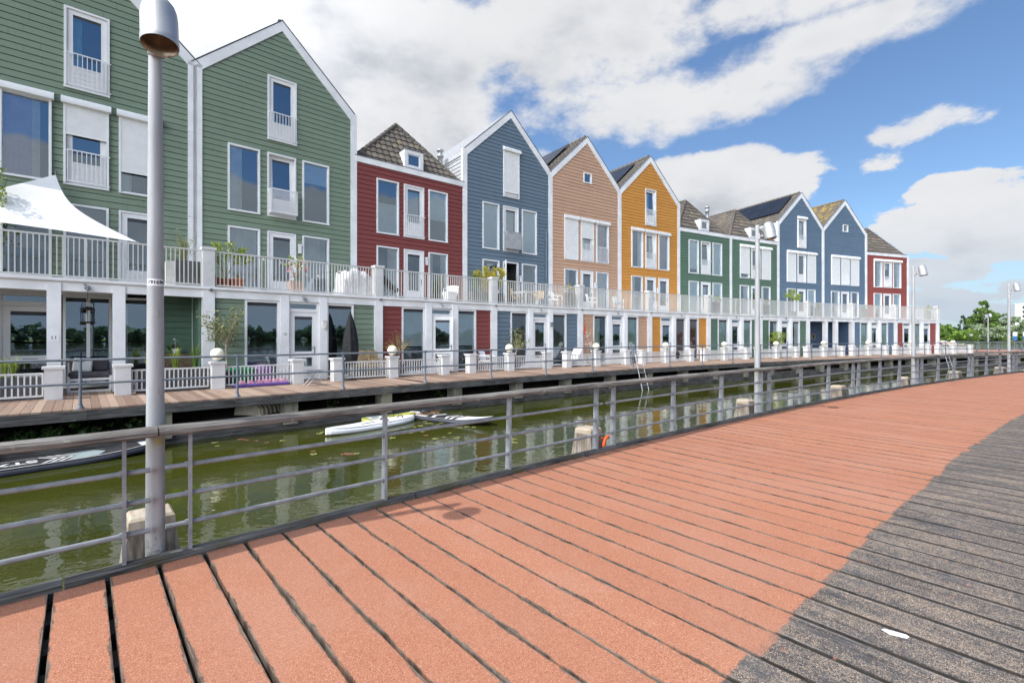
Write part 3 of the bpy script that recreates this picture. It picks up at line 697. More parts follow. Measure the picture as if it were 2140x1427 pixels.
WU = dict(L=(.97, 1.99), C=(2.23, 3.23), R=(3.46, 4.48)); SB = 2.40; YB = SB + 9.
ZE, ZP, UP = 10.72, 13.34, 2.74; UL, UR = -.05, 5.49
def gable_limit(off):
    s = (ZP - ZE) / (UP - UL); k = off * sqrt(1 + s * s)
    return lambda z: (UL + (z + k - ZE) / s if z + k > ZE else UL, UR - (z + k - ZE) / s if z + k > ZE else UR)
def house(h, c):
    col = c['col']; H = thing('row_house', c['label'], 'house', W(h, 0, 0, 0), ang(h), 'row of coloured wooden houses along the quay')
    gable = c['roof'] == 'gable'
    holes = []; wins = []
    for k in 'LCR':
        o = dict(c.get(k, {})); u0, u1 = WU[k]; z1 = 8.37
        wins.append((u0, u1, 6.04, z1, o)); holes.append((u0 + .02, u1 - .02, 6.06, z1 - .02))
    if 'g' in c:
        o = dict(c['g']); bx = (2.45, 3.10, 10.63, 11.24) if o.pop('small', 0) else (2.24, 3.25, 8.84, 11.2)
        wins.append(bx + (o,)); holes.append((bx[0] + .02, bx[1] - .02, bx[2] + .02, bx[3] - .02))
    for k in 'lcr':
        u0, u1 = WU[k.upper()]; holes.append((u0 + .02, u1 - .02, 3.1, 5.49))
    zt = ZP if gable else 8.86
    lim = gable_limit(.22)
    siding(H, UL + .11, UR - .11, 3.1, ZP - .3 if gable else 8.88, SB, col, holes, lim if gable else None)
    for u0, u1, z0, z1, o in wins: window(H, u0, u1, z0, z1, SB - .02, **o)
    for k in 'lcr':
        o = dict(c.get(k, {})); u0, u1 = WU[k.upper()]
        if o.pop('door', k == 'c'): door(H, u0, u1, 3.12, 5.51, SB - .02, transom=False, slot=False, **o)
        else: window(H, u0, u1, 3.3, 5.51, SB - .02, **o)
    # trims
    t = MB()
    if gable:
        s = (ZP - ZE) / (UP - UL); nz = 1 / sqrt(1 + s * s); k = .27 / nz
        for u in (UL, UR): t.box(u - .13 if u == UL else u - .125, u + .125 if u == UL else u + .13, SB - .05, SB + .06, 3.1, ZE - .10)
        t.prism([(UL - .13, ZE - .10), (UL + .125, ZE - .10), (UL + .125, ZE - k + s * .125), (UP, ZP - k), (UP, ZP), (UL - .02, ZE + .02), (UL - .13, ZE + .02)], SB - .052, SB + .06)
        t.prism([(UR + .13, ZE - .10), (UR + .13, ZE + .02), (UR + .02, ZE + .02), (UP, ZP), (UP, ZP - k), (UR - .125, ZE - k + s * .125), (UR - .125, ZE - .10)], SB - .052, SB + .06)
    else:
        t.box(UL + .128, UR - .128, SB - .06, SB + .06, 8.86, 9.10)
        for u, on in ((UL, c.get('tl')), (UR, c.get('tr'))):
            if on: t.box(u - .12, u + .12, SB - .05, SB + .06, 3.1, 9.10)
    t.build('trim', 'white_trim', H)
    for u in ([UL] if gable or c.get('tl') else []):
        q = MB(); [q.box(u - .128, u + .123, SB - .0505, SB - .045, z, z + .006) for z in (5.6, 8.4)]; q.build('trim_joint', 'zinc', H)
    q = MB()
    if gable:
        for ua, ub in ((UL - .05, UP), (UP, UR + .05)):
            za, zb = (ZE + .0, ZP) if ub == UP else (ZP, ZE)
            q.add([(ua, SB - .07, za + .02), (ub, SB - .07, zb + .02), (ub, SB + .12, zb + .02), (ua, SB + .12, za + .02), (ua, SB - .07, za + .045), (ub, SB - .07, zb + .045), (ub, SB + .12, zb + .045), (ua, SB + .12, za + .045)],
                  [(3, 2, 1, 0), (4, 5, 6, 7), (0, 1, 5, 4), (1, 2, 6, 5), (2, 3, 7, 6), (3, 0, 4, 7)])
    else: q.box(UL + .08, UR - .08, SB - .075, SB + .12, 9.102, 9.125)
    q.build('coping', 'zinc', H)
    # body: sides and back
    b = MB(); top = ZE - .05 if gable else 9.0
    b.quad((UL + .02, YB, .2), (UL + .02, SB + .08, .2), (UL + .02, SB + .08, top), (UL + .02, YB, top)); b.quad((UR - .02, SB + .08, .2), (UR - .02, YB, .2), (UR - .02, YB, top), (UR - .02, SB + .08, top))
    b.quad((UR - .02, YB, .2), (UL + .02, YB, .2), (UL + .02, YB, top), (UR - .02, YB, top))
    if gable: b.add([(UL + .02, YB, top), (UP, YB, ZP - .1), (UR - .02, YB, top)], [(0, 1, 2)])
    facade_uv(b.build('outer_wall', col, H), (1, 2))
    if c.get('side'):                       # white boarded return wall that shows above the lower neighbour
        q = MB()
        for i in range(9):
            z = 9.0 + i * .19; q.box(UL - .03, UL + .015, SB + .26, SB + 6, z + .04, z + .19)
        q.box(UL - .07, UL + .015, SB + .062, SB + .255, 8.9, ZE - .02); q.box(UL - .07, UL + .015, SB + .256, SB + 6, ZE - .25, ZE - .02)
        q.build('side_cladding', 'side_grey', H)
    # roof
    rm = c.get('tile', 'tile')
    if gable:
        if c.get('pale'):
            r = MB(); r.add([(UL - .05, YB, ZE), (UL - .05, SB + .1, ZE), (UP, SB + .1, ZP + .02), (UP, YB, ZP + .02)], [(0, 1, 2, 3)])
            n = 9
            for i in range(n):
                yy = SB + .4 + i * .75; r.add([(UL - .05, yy, ZE + .05), (UL - .05, yy + .03, ZE + .05), (UP, yy + .03, ZP + .06), (UP, yy, ZP + .06)], [(0, 1, 2, 3)])
            R = r.build('roof', 'solar_pale', H)
        else: R = tile_slope(H, [(UL - .05, YB, ZE), (UL - .05, SB + .12, ZE), (UP, SB + .12, ZP), (UP, YB, ZP)], rm, 'roof')
        r = MB(); r.add([(UR + .05, SB + .1, ZE), (UR + .05, YB, ZE), (UP, YB, ZP + .02), (UP, SB + .1, ZP + .02)], [(0, 1, 2, 3)])
        o = r.build('roof', rm, H); facade_uv(o, (1, 2))
        if not c.get('pale'): ridge_caps(R, (UP, SB + .14, ZP + .04), (UP, YB, ZP + .04), .10, rm)
        if c.get('solar'):
            s = (ZP - ZE) / (UP - UL); q = MB(); y0, y1, f0, f1 = c['solar']; ny = max(1, round((y1 - y0) / 1.05)); nr = 2 if f1 - f0 > .5 else 1
            for i in range(ny):
                for j in range(nr):
                    ya, yb = y0 + (y1 - y0) * i / ny + .008, y0 + (y1 - y0) * (i + 1) / ny - .008
                    fa, fb = f0 + (f1 - f0) * j / nr + .003, f0 + (f1 - f0) * (j + 1) / nr - .003
                    pt = lambda y, f, o: (UL + (UP - UL) * f - .69 * o, y, ZE + (ZP - ZE) * f + .72 * o)
                    vs = [pt(ya, fa, .15), pt(yb, fa, .15), pt(yb, fb, .15), pt(ya, fb, .15), pt(ya, fa, .19), pt(yb, fa, .19), pt(yb, fb, .19), pt(ya, fb, .19)]
                    q.add(vs, [(3, 2, 1, 0), (4, 5, 6, 7), (0, 1, 5, 4), (1, 2, 6, 5), (2, 3, 7, 6), (3, 0, 4, 7)])
            q.build('solar_panels', 'solar', R)
    else:
        zr, ya, za, un = 9.06, SB + .16, 11.66, 2.72; ap = (un, SB + 1.75, za); bk = (un, YB, za)
        R = tile_slope(H, [(UL + .13, ya, zr), (UR - .13, ya, zr), ap], rm, 'roof')
        tile_slope(R, [(UL + .1, YB, zr), (UL + .13, ya, zr), ap, bk], rm, 'roof_slope')
        r = MB(); r.add([(UR - .13, ya, zr), (UR - .1, YB, zr), bk, ap], [(0, 1, 2, 3)]); o = r.build('roof_slope', rm, R); facade_uv(o, (1, 2))
        for p in ((UL + .16, ya + .05, zr + .05), (UR - .16, ya + .05, zr + .05)): ridge_caps(R, p, (un, SB + 1.75, za + .03), .10, rm)
        ridge_caps(R, (un, SB + 1.75, za + .03), (un, YB, za + .03), .10, rm)
        if c.get('dormer', True):
            q = MB(); d0, d1, z0, z1 = 2.34, 3.28, 9.13, 10.0; yf = SB + .12
            ring(q, d0, d1, z0, z1, .16, yf, yf + .1); q.box(d0, d1, yf + .1, yf + 1.5, z1 - .04, z1); q.box(d0, d0 + .05, yf + .1, yf + 1.5, z0, z1 - .04); q.box(d1 - .05, d1, yf + .1, yf + 1.5, z0, z1 - .04)
            recess(q, d0 + .16, d1 - .16, z0 + .16, z1 - .16, yf + .1, yf + .5)
            D = q.build('dormer', ['white', 'dark'], R); q = MB(); ring(q, d0 + .16, d1 - .16, z0 + .16, z1 - .16, .05, yf + .03, yf + .08); q.build('frame', 'white', D); pane(D, d0 + .21, d1 - .21, z0 + .21, z1 - .21, yf + .05)
            q = MB(); q.box(d0 - .03, d1 + .03, yf - .04, yf + 1.5, z1 + .002, z1 + .03); q.build('dormer_cap', 'zinc', D)
        if c.get('flue'):
            q = MB(); u, y, z = c['flue']; q.lathe([(.16, z), (.16, z + .45), (.12, z + .6), (.12, z + 1.0), (.17, z + 1.02), (.17, z + 1.12), (.11, z + 1.14), (.11, z + 1.3), (.18, z + 1.32), (.18, z + 1.38), (.05, z + 1.46)], 14, 0, None, u, y); q.build('flue_pipe', 'alu', R)
    # ground floor
    porch = c.get('porch'); YG = .06
    q = MB(); q.box(0.002 if False else .15, 5.25, -.02, .2, 2.80, 3.02); q.box(.0, HW, -.06, SB + .02, 3.025, 3.10); q.box(0, HW, -.10, -.061, 3.05, 3.12)
    q.build('balcony_floor', 'white_trim', H)
    q = MB()
    for a, b in ((1.98, 2.24), (3.23, 3.49)): q.box(a, b, -.05, .12 if not porch else .22, .2, 3.0)
    q.build('pillar', 'white_trim', H)
    q = MB(); q.box(-.15, .15, -.055, .22, .2, 3.02); q.build('corner_pillar', 'white_trim', H)
    q = MB(); q.box(-.15, .15, -.09, .21, 3.122, 4.20); q.box(-.185, .185, -.125, .245, 4.20, 4.28); q.build('balcony_post', 'fence_white', H)
    if h == 11 or c.get('lastpost'):
        q = MB(); q.box(HW - .15, HW + .15, -.055, .22, .2, 3.02); q.build('corner_pillar', 'white_trim', H)
        q = MB(); q.box(HW - .15, HW + .15, -.09, .21, 3.122, 4.20); q.box(HW - .185, HW + .185, -.125, .245, 4.20, 4.28); q.build('balcony_post', 'fence_white', H)
    q = MB(); q.tube([(.02, -.02, 3.03), (.05, -.14, 3.02)], .045, 10); q.tube([(-.02 + HW / 2, -.05, 2.98), (HW / 2, -.13, 2.88)], .03, 8); q.build('drain_spout', 'steel', H)
    q = MB(); bars(q, .19, 2.68, 3.17, 4.17, -.02, .104, .012, .02); bars(q, 2.72, HW - .19, 3.17, 4.17, -.02, .104, .012, .02)
    q.box(2.675, 2.725, -.045, .005, 3.13, 4.19); q.build('balcony_railing', 'cream', H)
    if porch:
        yb = 1.4; gc = c['gcol']
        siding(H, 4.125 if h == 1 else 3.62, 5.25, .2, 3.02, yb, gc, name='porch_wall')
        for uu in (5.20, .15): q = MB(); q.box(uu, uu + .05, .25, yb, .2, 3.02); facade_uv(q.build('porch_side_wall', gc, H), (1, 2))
        q = MB(); q.box(5.185, 5.215, yb - .06, yb - .02, .2, 3.0); q.build('corner_strip', 'white', H)
        if h == 1:
            door(H, 1.05, 2.2, .22, 2.78, yb - .02); window(H, 2.24, 3.26, .24, 2.78, yb - .02, back='dark', darkbox=True)
            q = MB(); q.box(2.72, 2.80, yb - .04, yb + .06, .3, 2.72); q.build('mullion', 'white', H)
            siding(H, .2, 1.05, .2, 3.02, yb, gc, name='porch_wall'); window(H, 3.3, 3.62 + .5, .24, 2.78, yb - .06, darkbox=True)
            q = MB(); q.box(3.26, 3.62, yb + .02, yb + .06, .2, 3.0); q.box(1.05, 3.62, yb - .0, yb + .05, 2.78, 3.0); q.build('porch_trim', 'white', H)
        else:
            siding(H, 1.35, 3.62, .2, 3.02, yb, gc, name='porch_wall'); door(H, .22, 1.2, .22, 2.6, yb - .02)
            for uu, ww in ((2.5, .38), (4.05, .34)):
                q = MB(); ring(q, uu, uu + ww, 1.45, 1.85, .045, yb - .05, yb - .022); q.box(uu + .045, uu + ww - .045, yb - .035, yb - .022, 1.495, 1.805, 1)
                q.build('picture_frame', ['bark_pale', 'soil'], H)
    else:
        for a, b in ((.15, .97), (4.46, 5.25)): siding(H, a, b, .2, 2.81, YG + .02, col, name='ground_wall')
        lay = c.get('ground', ('w', 'd', 'w')); bk = c.get('gb', ('dark', 'dark', 'dark'))
        for (a, b), t, k in zip(((.97, 1.975), (2.245, 3.225), (3.495, 4.46)), lay, bk):
            if t == 'd': door(H, a, b, .22, 2.79, YG, k, g='glass_low' if k in ('veng',) else 'glass', opened=c.get('open', False))
            else: window(H, a, b, .24, 2.79, YG, back=k, darkbox=True, g='glass_low' if k != 'dark' else 'glass')
        q = MB(); q.box(.15, 5.25, .2, .26, 2.79, 3.0); q.build('lintel', 'white', H)
    if h == 4:
        q = MB(); q.tube([(5.12, SB - .09, 3.12), (5.12, SB - .09, 7.4)], .045, 10); q.build('downpipe', 'blue', H)
    if c.get('lamp'):
        u, z = c['lamp']; q = MB(); q.box(u - .05, u + .05, SB - .1, SB - .02, z, z + .28); q.box(u - .07, u + .07, SB - .13, SB - .02, z + .28, z + .34); q.build('wall_lamp', 'white', H)
    return H
J = dict(kind='leaf', juliet=True)
HC = {
 1: dict(col='green', label='green gabled house cut off by the left edge, open porch below', roof='gable', g=dict(J, back='cyan'), L=dict(back='lilac', shut=0), C=dict(J, shut=.37), R=dict(shut=.72, back='curtlr'),
         l=dict(back='dark'), c=dict(door=False), r=dict(door=True), porch=True, gcol='porchgreen'),
 2: dict(col='green', label='green gabled house with olive tree pot and black parasol in front', roof='gable', g=J, L=dict(back='curtl'), C=dict(kind='leaf', basket='open', tilt=.05), R=dict(back='blindt3'), l=dict(back='curt'), r=dict(back='curt'), gb=('dark', 'dark', 'dark'), lamp=(3.36, 4.8)),
 3: dict(col='red', label='dark red flat-eaved house with dormer between green and blue gables', roof='hip', L=dict(back='blindlow'), C=dict(J, back='blind'), R=dict(back='blindtop'), l=dict(back='curtr'), r=dict(back='curtlr'), gb=('blindtop', 'dark', 'blindtop'), open=-.5, flue=(5.12, 4.1, 9.7), lamp=(3.36, 4.9)),
 4: dict(col='blue', label='grey-blue gabled house with a closed shutter in its gable', roof='gable', pale=True, side=True, g=dict(J, shut=.9, juliet=.25), L=dict(back='blind'), C=dict(kind='leaf', basket='solid', back='curt'), R=dict(back='blind'),
         l=dict(), c=dict(opened=-2.1), r=dict(back='ven'), gb=('ven', 'ven', 'ven'), lamp=(3.36, 4.5)),
 5: dict(col='tan', label='sand-coloured gabled house with one tiny attic window', roof='gable', solar=(3.6, 8., .3, .93), g=dict(small=1), L=dict(shut=1.), C=dict(J, shut=.42, back='curt'), R=dict(shut=0, back='pink', juliet=.95), l=dict(back='curtl'), r=dict(back='curt'), gb=('greenl', 'dark', 'green'), lamp=(3.36, 4.5)),
 6: dict(col='ochre', label='ochre yellow gabled house in the middle of the row', roof='gable', solar=(3.2, 8., .1, .86), g=dict(J, tilt=.04, back='curtl'), L=dict(shut=0, back='curtlr'), C=dict(J, shut=0, tilt=.05, back='curtr'), l=dict(back='curtl'), R=dict(shut=0, back='pink'), r=dict(door=True), ground=('d', 'w', 'w'), gb=('dark', 'redblind', 'redblind'), lamp=(3.36, 4.5)),
 7: dict(col='dkgreen', label='dark green flat-eaved house right beside the ochre one', roof='hip', tr=True, L=dict(back='blind9'), C=dict(J, tilt=.06), R=dict(back='blind'), l=dict(back='blind'), c=dict(back='blind'), r=dict(back='blind'), gb=('green', 'dark', 'green'), flue=(5.2, 4.2, 10.2)),
 8: dict(col='dkgreen', label='dark green flat-eaved house with shutters, left of the navy gables', roof='hip', L=dict(shut=.86), C=dict(J, shut=0), R=dict(shut=1.), l=dict(back='curtr'), r=dict(back='curtl'), gb=('curtlr', 'dark', 'curtr')),
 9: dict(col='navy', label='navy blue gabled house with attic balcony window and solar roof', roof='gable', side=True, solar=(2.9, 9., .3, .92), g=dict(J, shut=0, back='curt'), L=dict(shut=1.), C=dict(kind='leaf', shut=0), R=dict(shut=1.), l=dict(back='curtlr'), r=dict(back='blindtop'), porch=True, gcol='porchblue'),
 10: dict(col='navy', label='navy blue gabled house with three closed shutters, mossy roof and tiny attic window', roof='gable', tile='tile_moss', g=dict(small=1), L=dict(shut=1.), C=dict(J, shut=1.), R=dict(shut=1.), l=dict(back='curtr'), r=dict(back='curtl'), gb=('green', 'curt', 'green')),
 11: dict(col='endred', label='brick-red flat-eaved house at the far end of the row', roof='hip', tr=True, dormer=False, L=dict(shut=0, back='curtr'), C=dict(J, shut=0, back='blindt3'), R=dict(shut=0, back='curtr'), l=dict(back='blindtop'), r=dict(back='blindtop'), ground=('d', 'w', 'd'), gb=('curtl', 'green', 'curtl'), lastpost=True),
}
HOUSE = {h: house(h, c) for h, c in HC.items()}

# ------------------------------------------------------------------ water, land, quay deck
def sheet(name, pts, mat, z, kind='structure'):
    mb = MB(); mb.add([(x, y, z) for x, y in pts], [tuple(range(len(pts)))]); return tag(mb.build(name, mat), kind=kind)
sheet('water', [(-900, -900), (900, -900), (900, 900), (-900, 900)], 'water', ZW)
mb = MB(); row = []
for h in range(0, 14):
    for (n, z) in ((-3.25, -1.3), (-3.25, -.52), (-2.7, -.42), (-.6, -.06), (60, .0), (60, -1.3)): row.append(W(h, 0, n, z))
n = 6
for i in range(13):
    for k in range(n - 1): mb.add([row[i * n + k], row[(i + 1) * n + k], row[(i + 1) * n + k + 1], row[i * n + k + 1]], [(0, 1, 2, 3)])
mb.add([row[13 * n + k] for k in range(n)], [tuple(range(n))])
tag(mb.build('ground', 'soil'), kind='structure')
# the timber retaining wall under the deck
mb = MB(); uvs = []
def uvbox(mb, uvs, M4, x0, x1, y0, y1, z0, z1, m=0, off=0., along=0):
    mb.box(x0, x1, y0, y1, z0, z1, m, M4); L, A, B = ((x1 - x0), (y1 - y0), (z1 - z0))
    if along == 0:
        e = lambda a, b: [(off, a), (off + L, a), (off + L, b), (off, b)]
        uvs += [[(off, 0), (off + L, 0), (off + L, A), (off, A)], e(0, A), e(A, A + B), [(off + L, 0), (off + L, A), (off + L, A + B), (off + L, B)], e(2 * A, 2 * A + B), [(off, 0), (off, A), (off, A + B), (off, B)]]
    else:       # the grain runs along y: u across, v along
        o = off
        uvs += [[(o, 0), (o + L, 0), (o + L, A), (o, A)], [(o, 0), (o + L, 0), (o + L, A), (o, A)], [(o, 0), (o + L, 0), (o + L, B), (o, B)], [(o + L, 0), (o + L, A), (o + L + B, A), (o + L + B, 0)], [(o, A), (o + L, A), (o + L, A + B), (o, A + B)], [(o, 0), (o, A), (o + B, A), (o + B, 0)]]
for h in range(0, 13):
    M4 = Matrix.Translation(W(h, 0, 0, 0)) @ Matrix.Rotation(ang(h), 4, 'Z')
    for k, (a, b) in enumerate(((-1.3, -.66), (-.655, -.56), (-.555, -.43))): uvbox(mb, uvs, M4, .0, HW + .14, -3.34 - .02 * (k == 2), -3.252, a, b, 0, rnd.uniform(0, 40))
mb.uv = uvs; tag(mb.build('quay_wall', 'beam'), kind='structure')
# deck boards run from the houses to the water
mb = MB(); uvs = []; bm_ = MB(); buv = []; sp = []
idx = 0
for h in range(0, 13):
    M4 = Matrix.Translation(W(h, 0, 0, 0)) @ Matrix.Rotation(ang(h), 4, 'Z'); nb = 37
    for i in range(nb):
        u0 = HW * i / nb; u1 = HW * (i + 1) / nb - .006
        mb.box(u0 - 0, u1, -3.62, .3 if h not in (1, 9) else 2.3, ZD - .03, ZD, 0, M4)
        o = idx * .145 + .002; idx += 1; w = .14; L = 4
        for q in ((0, 0), (0, 0), (0, .03), (L, L), (0, .03), (0, L)): pass
        sq = [(o, 0), (o + w, 0), (o + w, L), (o, L)]; ed = [(o, 0), (o + w, 0), (o + w, .03), (o, .03)]; sd = [(o, 0), (o, L), (o + .02, L), (o + .02, 0)]
        uvs += [sq[::-1], sq, ed, sd, ed, sd]
    for k in range(2):
        a = k * 2.7
        uvbox(bm_, buv, M4, a - (.07 if k == 0 else 0), a + 2.695 + (.0 if k == 0 else .06), -3.66, -3.56, -.02, ZD - .033, 0, rnd.uniform(0, 60))
    for k in (0, 1):
        sp.append((M4, 1.35 + 2.7 * k - .1))
mb.uv = uvs; DECK = tag(mb.build('deck', 'deckboard'), kind='structure')
bm_.uv = buv; bm_.build('edge_beam', 'beam', DECK)
for M4, u in sp:
    q = MB(); q.box(u - .17, u + .17, -3.45, -3.05, -.62, -.05, 0, M4); q.box(u - .03, u + .03, -3.47, -3.45, -.3, -.12, 0, M4); q.build('support_block', 'concrete', DECK)
for h in range(0, 13):
    M4 = Matrix.Translation(W(h, 0, 0, 0)) @ Matrix.Rotation(ang(h), 4, 'Z'); q = MB()
    for n in (-3.3, -1.9, -.4): q.box(0, HW, n - .06, n + .06, -.05, ZD - .035, 0, M4)
    q.build('joist', 'beam', DECK)

# ------------------------------------------------------------------ white fences, globe lamps and pipe railing on the quay deck
NAMES = {0: 'beyond the left edge', 1: 'the porch house numbered 11', 2: 'the house numbered 10', 3: 'the dark red dormer house', 4: 'the grey-blue house', 5: 'the sand-coloured house', 6: 'the ochre house',
         7: 'the first dark green house', 8: 'the second dark green house', 9: 'the first navy house', 10: 'the mossy-roofed navy house', 11: 'the brick-red end house', 12: 'the open deck past the last house'}
GF = 'low white fences along the quay deck'
for h in range(1, 13):
    for side, (a, b) in (('left', (.02, 2.14)), ('right', (3.38, 5.38))):
        if h == 12 and side == 'right': continue
        t = thing('low_fence', 'low white slatted fence %s of the opening before %s' % (side, NAMES[h]), 'fence', W(h, 0, -1.12, ZD), ang(h), GF)
        ends = [a, b] if (side == 'left') else [a]
        for e in ends:
            q = MB(); q.box(e - .155, e + .155, -.155, .155, 0, .70); q.box(e - .195, e + .195, -.195, .195, .70, .76); q.build('post', 'fence_white', t)
        if h == 12 and side == 'left': q = MB()
        q = MB(); a2 = a + .185; b2 = b - .185
        bars(q, a2, b2, .09, .60, 0, .098, .014, .02); q.build('slat_panel', 'fence_white', t)
    g = thing('globe_lamp', 'milky globe lamp on the white fence post %s' % {1: 'nearest the left edge', 2: 'by the big olive tree', 3: 'between the houses green and red', 4: 'between the red and grey-blue houses', 5: 'between the grey-blue and sand houses', 6: 'between the sand and ochre houses', 7: 'between ochre and green houses', 8: 'between the two dark green houses', 9: 'between green and navy houses', 10: 'between the two navy houses', 11: 'between navy and brick-red houses', 12: 'past the brick-red house'}[h], 'lamp', W(h, .02, -1.12, ZD + .76), 0, 'globe lamps on fence posts')
    q = MB(); q.lathe([(.07, 0), (.07, .03), (.045, .05)], 14); q.build('lamp_foot', 'steel', g)
    q = MB(); q.ball((0, 0, .20), .175, 0, 22); q.build('globe', 'globe', g)
GR = 'grey pipe railing along the quay deck'
for h in range(1, 13):
    t = thing('pipe_railing', 'two-bar grey pipe railing on the deck edge before %s' % NAMES[h], 'railing', W(h, 0, -3.5, ZD), ang(h), GR)
    for u in (0.0, 2.6):
        q = MB(); q.tube([(u, 0, 0), (u, 0, .98)], .028, 10); q.lathe([(.07, .0), (.07, .015), (.04, .05), (.04, .09)], 12, 0, None, u, 0); q.build('post', 'steel_dark', t)
    for z in (.98, .50):
        q = MB(); q.tube([(0, 0, z), (2.6, 0, z), (5.4, .0, z)], .024, 8)
        for u in (0, 2.6): q.tube([(u - .07, 0, z), (u + .07, 0, z)], .034, 10); q.tube([(u, 0, z - .05), (u, 0, z + .035)], .034, 10)
        q.build('rail', 'steel_dark', t)

# ------------------------------------------------------------------ near boardwalk
def boardwalk():
    pl = .28; vs = []; fs = []; uv1 = []; uv2 = []
    r0, r1 = -6.9, -.035; k0, k1 = int(-11 / pl), int(52 / pl)
    for k in range(k0, k1):
        g = .013 + .007 * rnd.random() + (.009 if k < 2 else .004 if k < 4 else .0); rid = rnd.random(); s0 = k * pl + g / 2; s1 = (k + 1) * pl - g / 2; dz = rnd.uniform(-.003, .002)
        o = len(vs); ex = rnd.uniform(-.012, .0)
        for z in (-.07, 0. + dz):
            for s, r in ((s0, r0), (s1, r0), (s1, r1 + ex), (s0, r1 + ex)): vs.append(tuple(K(s, r, z)))
        ho = (s1 - s0) / 2; hi = ho * (AR + r0) / AR
        P = [(-hi, -r0), (hi, -r0), (ho, -r1 - ex), (-ho, -r1 - ex)]
        # top, the long sides and the two ends
        fs += [(o + 7, o + 6, o + 5, o + 4), (o, o + 1, o + 5, o + 4), (o + 1, o + 2, o + 6, o + 5), (o + 2, o + 3, o + 7, o + 6), (o + 3, o, o + 4, o + 7)]
        for f in ((3, 2, 1, 0), (0, 1, 1, 0), (1, 2, 2, 1), (2, 3, 3, 2), (3, 0, 0, 3)):
            uv1 += [P[i] for i in f]; uv2 += [(rid, (hi if i < 2 else ho)) for i in f]
    me = bpy.data.meshes.new('boardwalk'); me.from_pydata(vs, [], fs)
    a = me.uv_layers.new(name='UVMap'); a.data.foreach_set('uv', [c for p in uv1 for c in p])
    a = me.uv_layers.new(name='Aux'); a.data.foreach_set('uv', [c for p in uv2 for c in p])
    me.materials.append(M['plank']); me.update()
    bw = tag(bpy.data.objects.new('boardwalk', me), kind='structure'); C.objects.link(bw)
    q = MB()
    for r in (-.25, -.62, -1.0, -1.4, -1.8, -2.6, -3.2, -4., -4.8, -5.6, -6.4):
        n = 40; S = [-11 + 63 * i / n for i in range(n + 1)]
        for a, b in zip(S[:-1], S[1:]):
            vs = [K(a, r - .09, -.30), K(b, r - .09, -.30), K(b, r + .09, -.30), K(a, r + .09, -.30), K(a, r - .09, -.072), K(b, r - .09, -.072), K(b, r + .09, -.072), K(a, r + .09, -.072)]
            q.add(vs, [(3, 2, 1, 0), (4, 5, 6, 7), (0, 1, 5, 4), (2, 3, 7, 6)])
    q.build('bearer', 'kerb', bw)
    q = MB(); uv = []
    s = -11.
    while s < 52:
        L = 2.62; off = rnd.uniform(0, 50); n = 5
        for i in range(n):
            a, b = s + L * i / n + (.004 if i == 0 else 0), s + L * (i + 1) / n - (.004 if i == n - 1 else 0)
            w = lambda x: .006 * sin(x * 3.1) + .004 * sin(x * 7.7)
            prof = lambda x: [(-.03 + w(x), -.14), (-.03 + w(x), .028), (-.018 + w(x), .042), (.055 + w(x + 1), .044), (.07 + w(x + 1), .03), (.07 + w(x + 1), -.14)]
            pa, pb = [K(a, *p) for p in prof(a)], [K(b, *p) for p in prof(b)]
            for j in range(5):
                q.add([pa[j], pb[j], pb[j + 1], pa[j + 1]], [(3, 2, 1, 0)])
                v = [0, .17, .19, .26, .28, .45]; ua, ub = off + a - s, off + b - s
                uv.append([(ua, v[j]), (ub, v[j]), (ub, v[j + 1]), (ua, v[j + 1])][::-1])
            for e, p in ((0, pa), (n - 1, pb)):
                if i == e: q.add(p, [(0, 1, 2, 3, 4, 5)]); uv.append([(off, x) for x in (0, .17, .19, .26, .28, .45)])
        s += 2.625
    q.uv = uv; q.build('kerb_beam', 'kerb', bw)
boardwalk()
PL = {-1: 'leftmost of all, running out of the picture', 0: 'between the nearest lamp and the orange ring', 1: 'from the orange ring to the second lamp', 2: 'just beyond the second lamp', 3: 'running up to the third lamp', 4: 'just beyond the third lamp', 5: 'running up to the fourth lamp', 6: 'just beyond the fourth lamp', -2: 'beyond the left edge', 7: 'beyond the right edge'}
HPER = 5.25
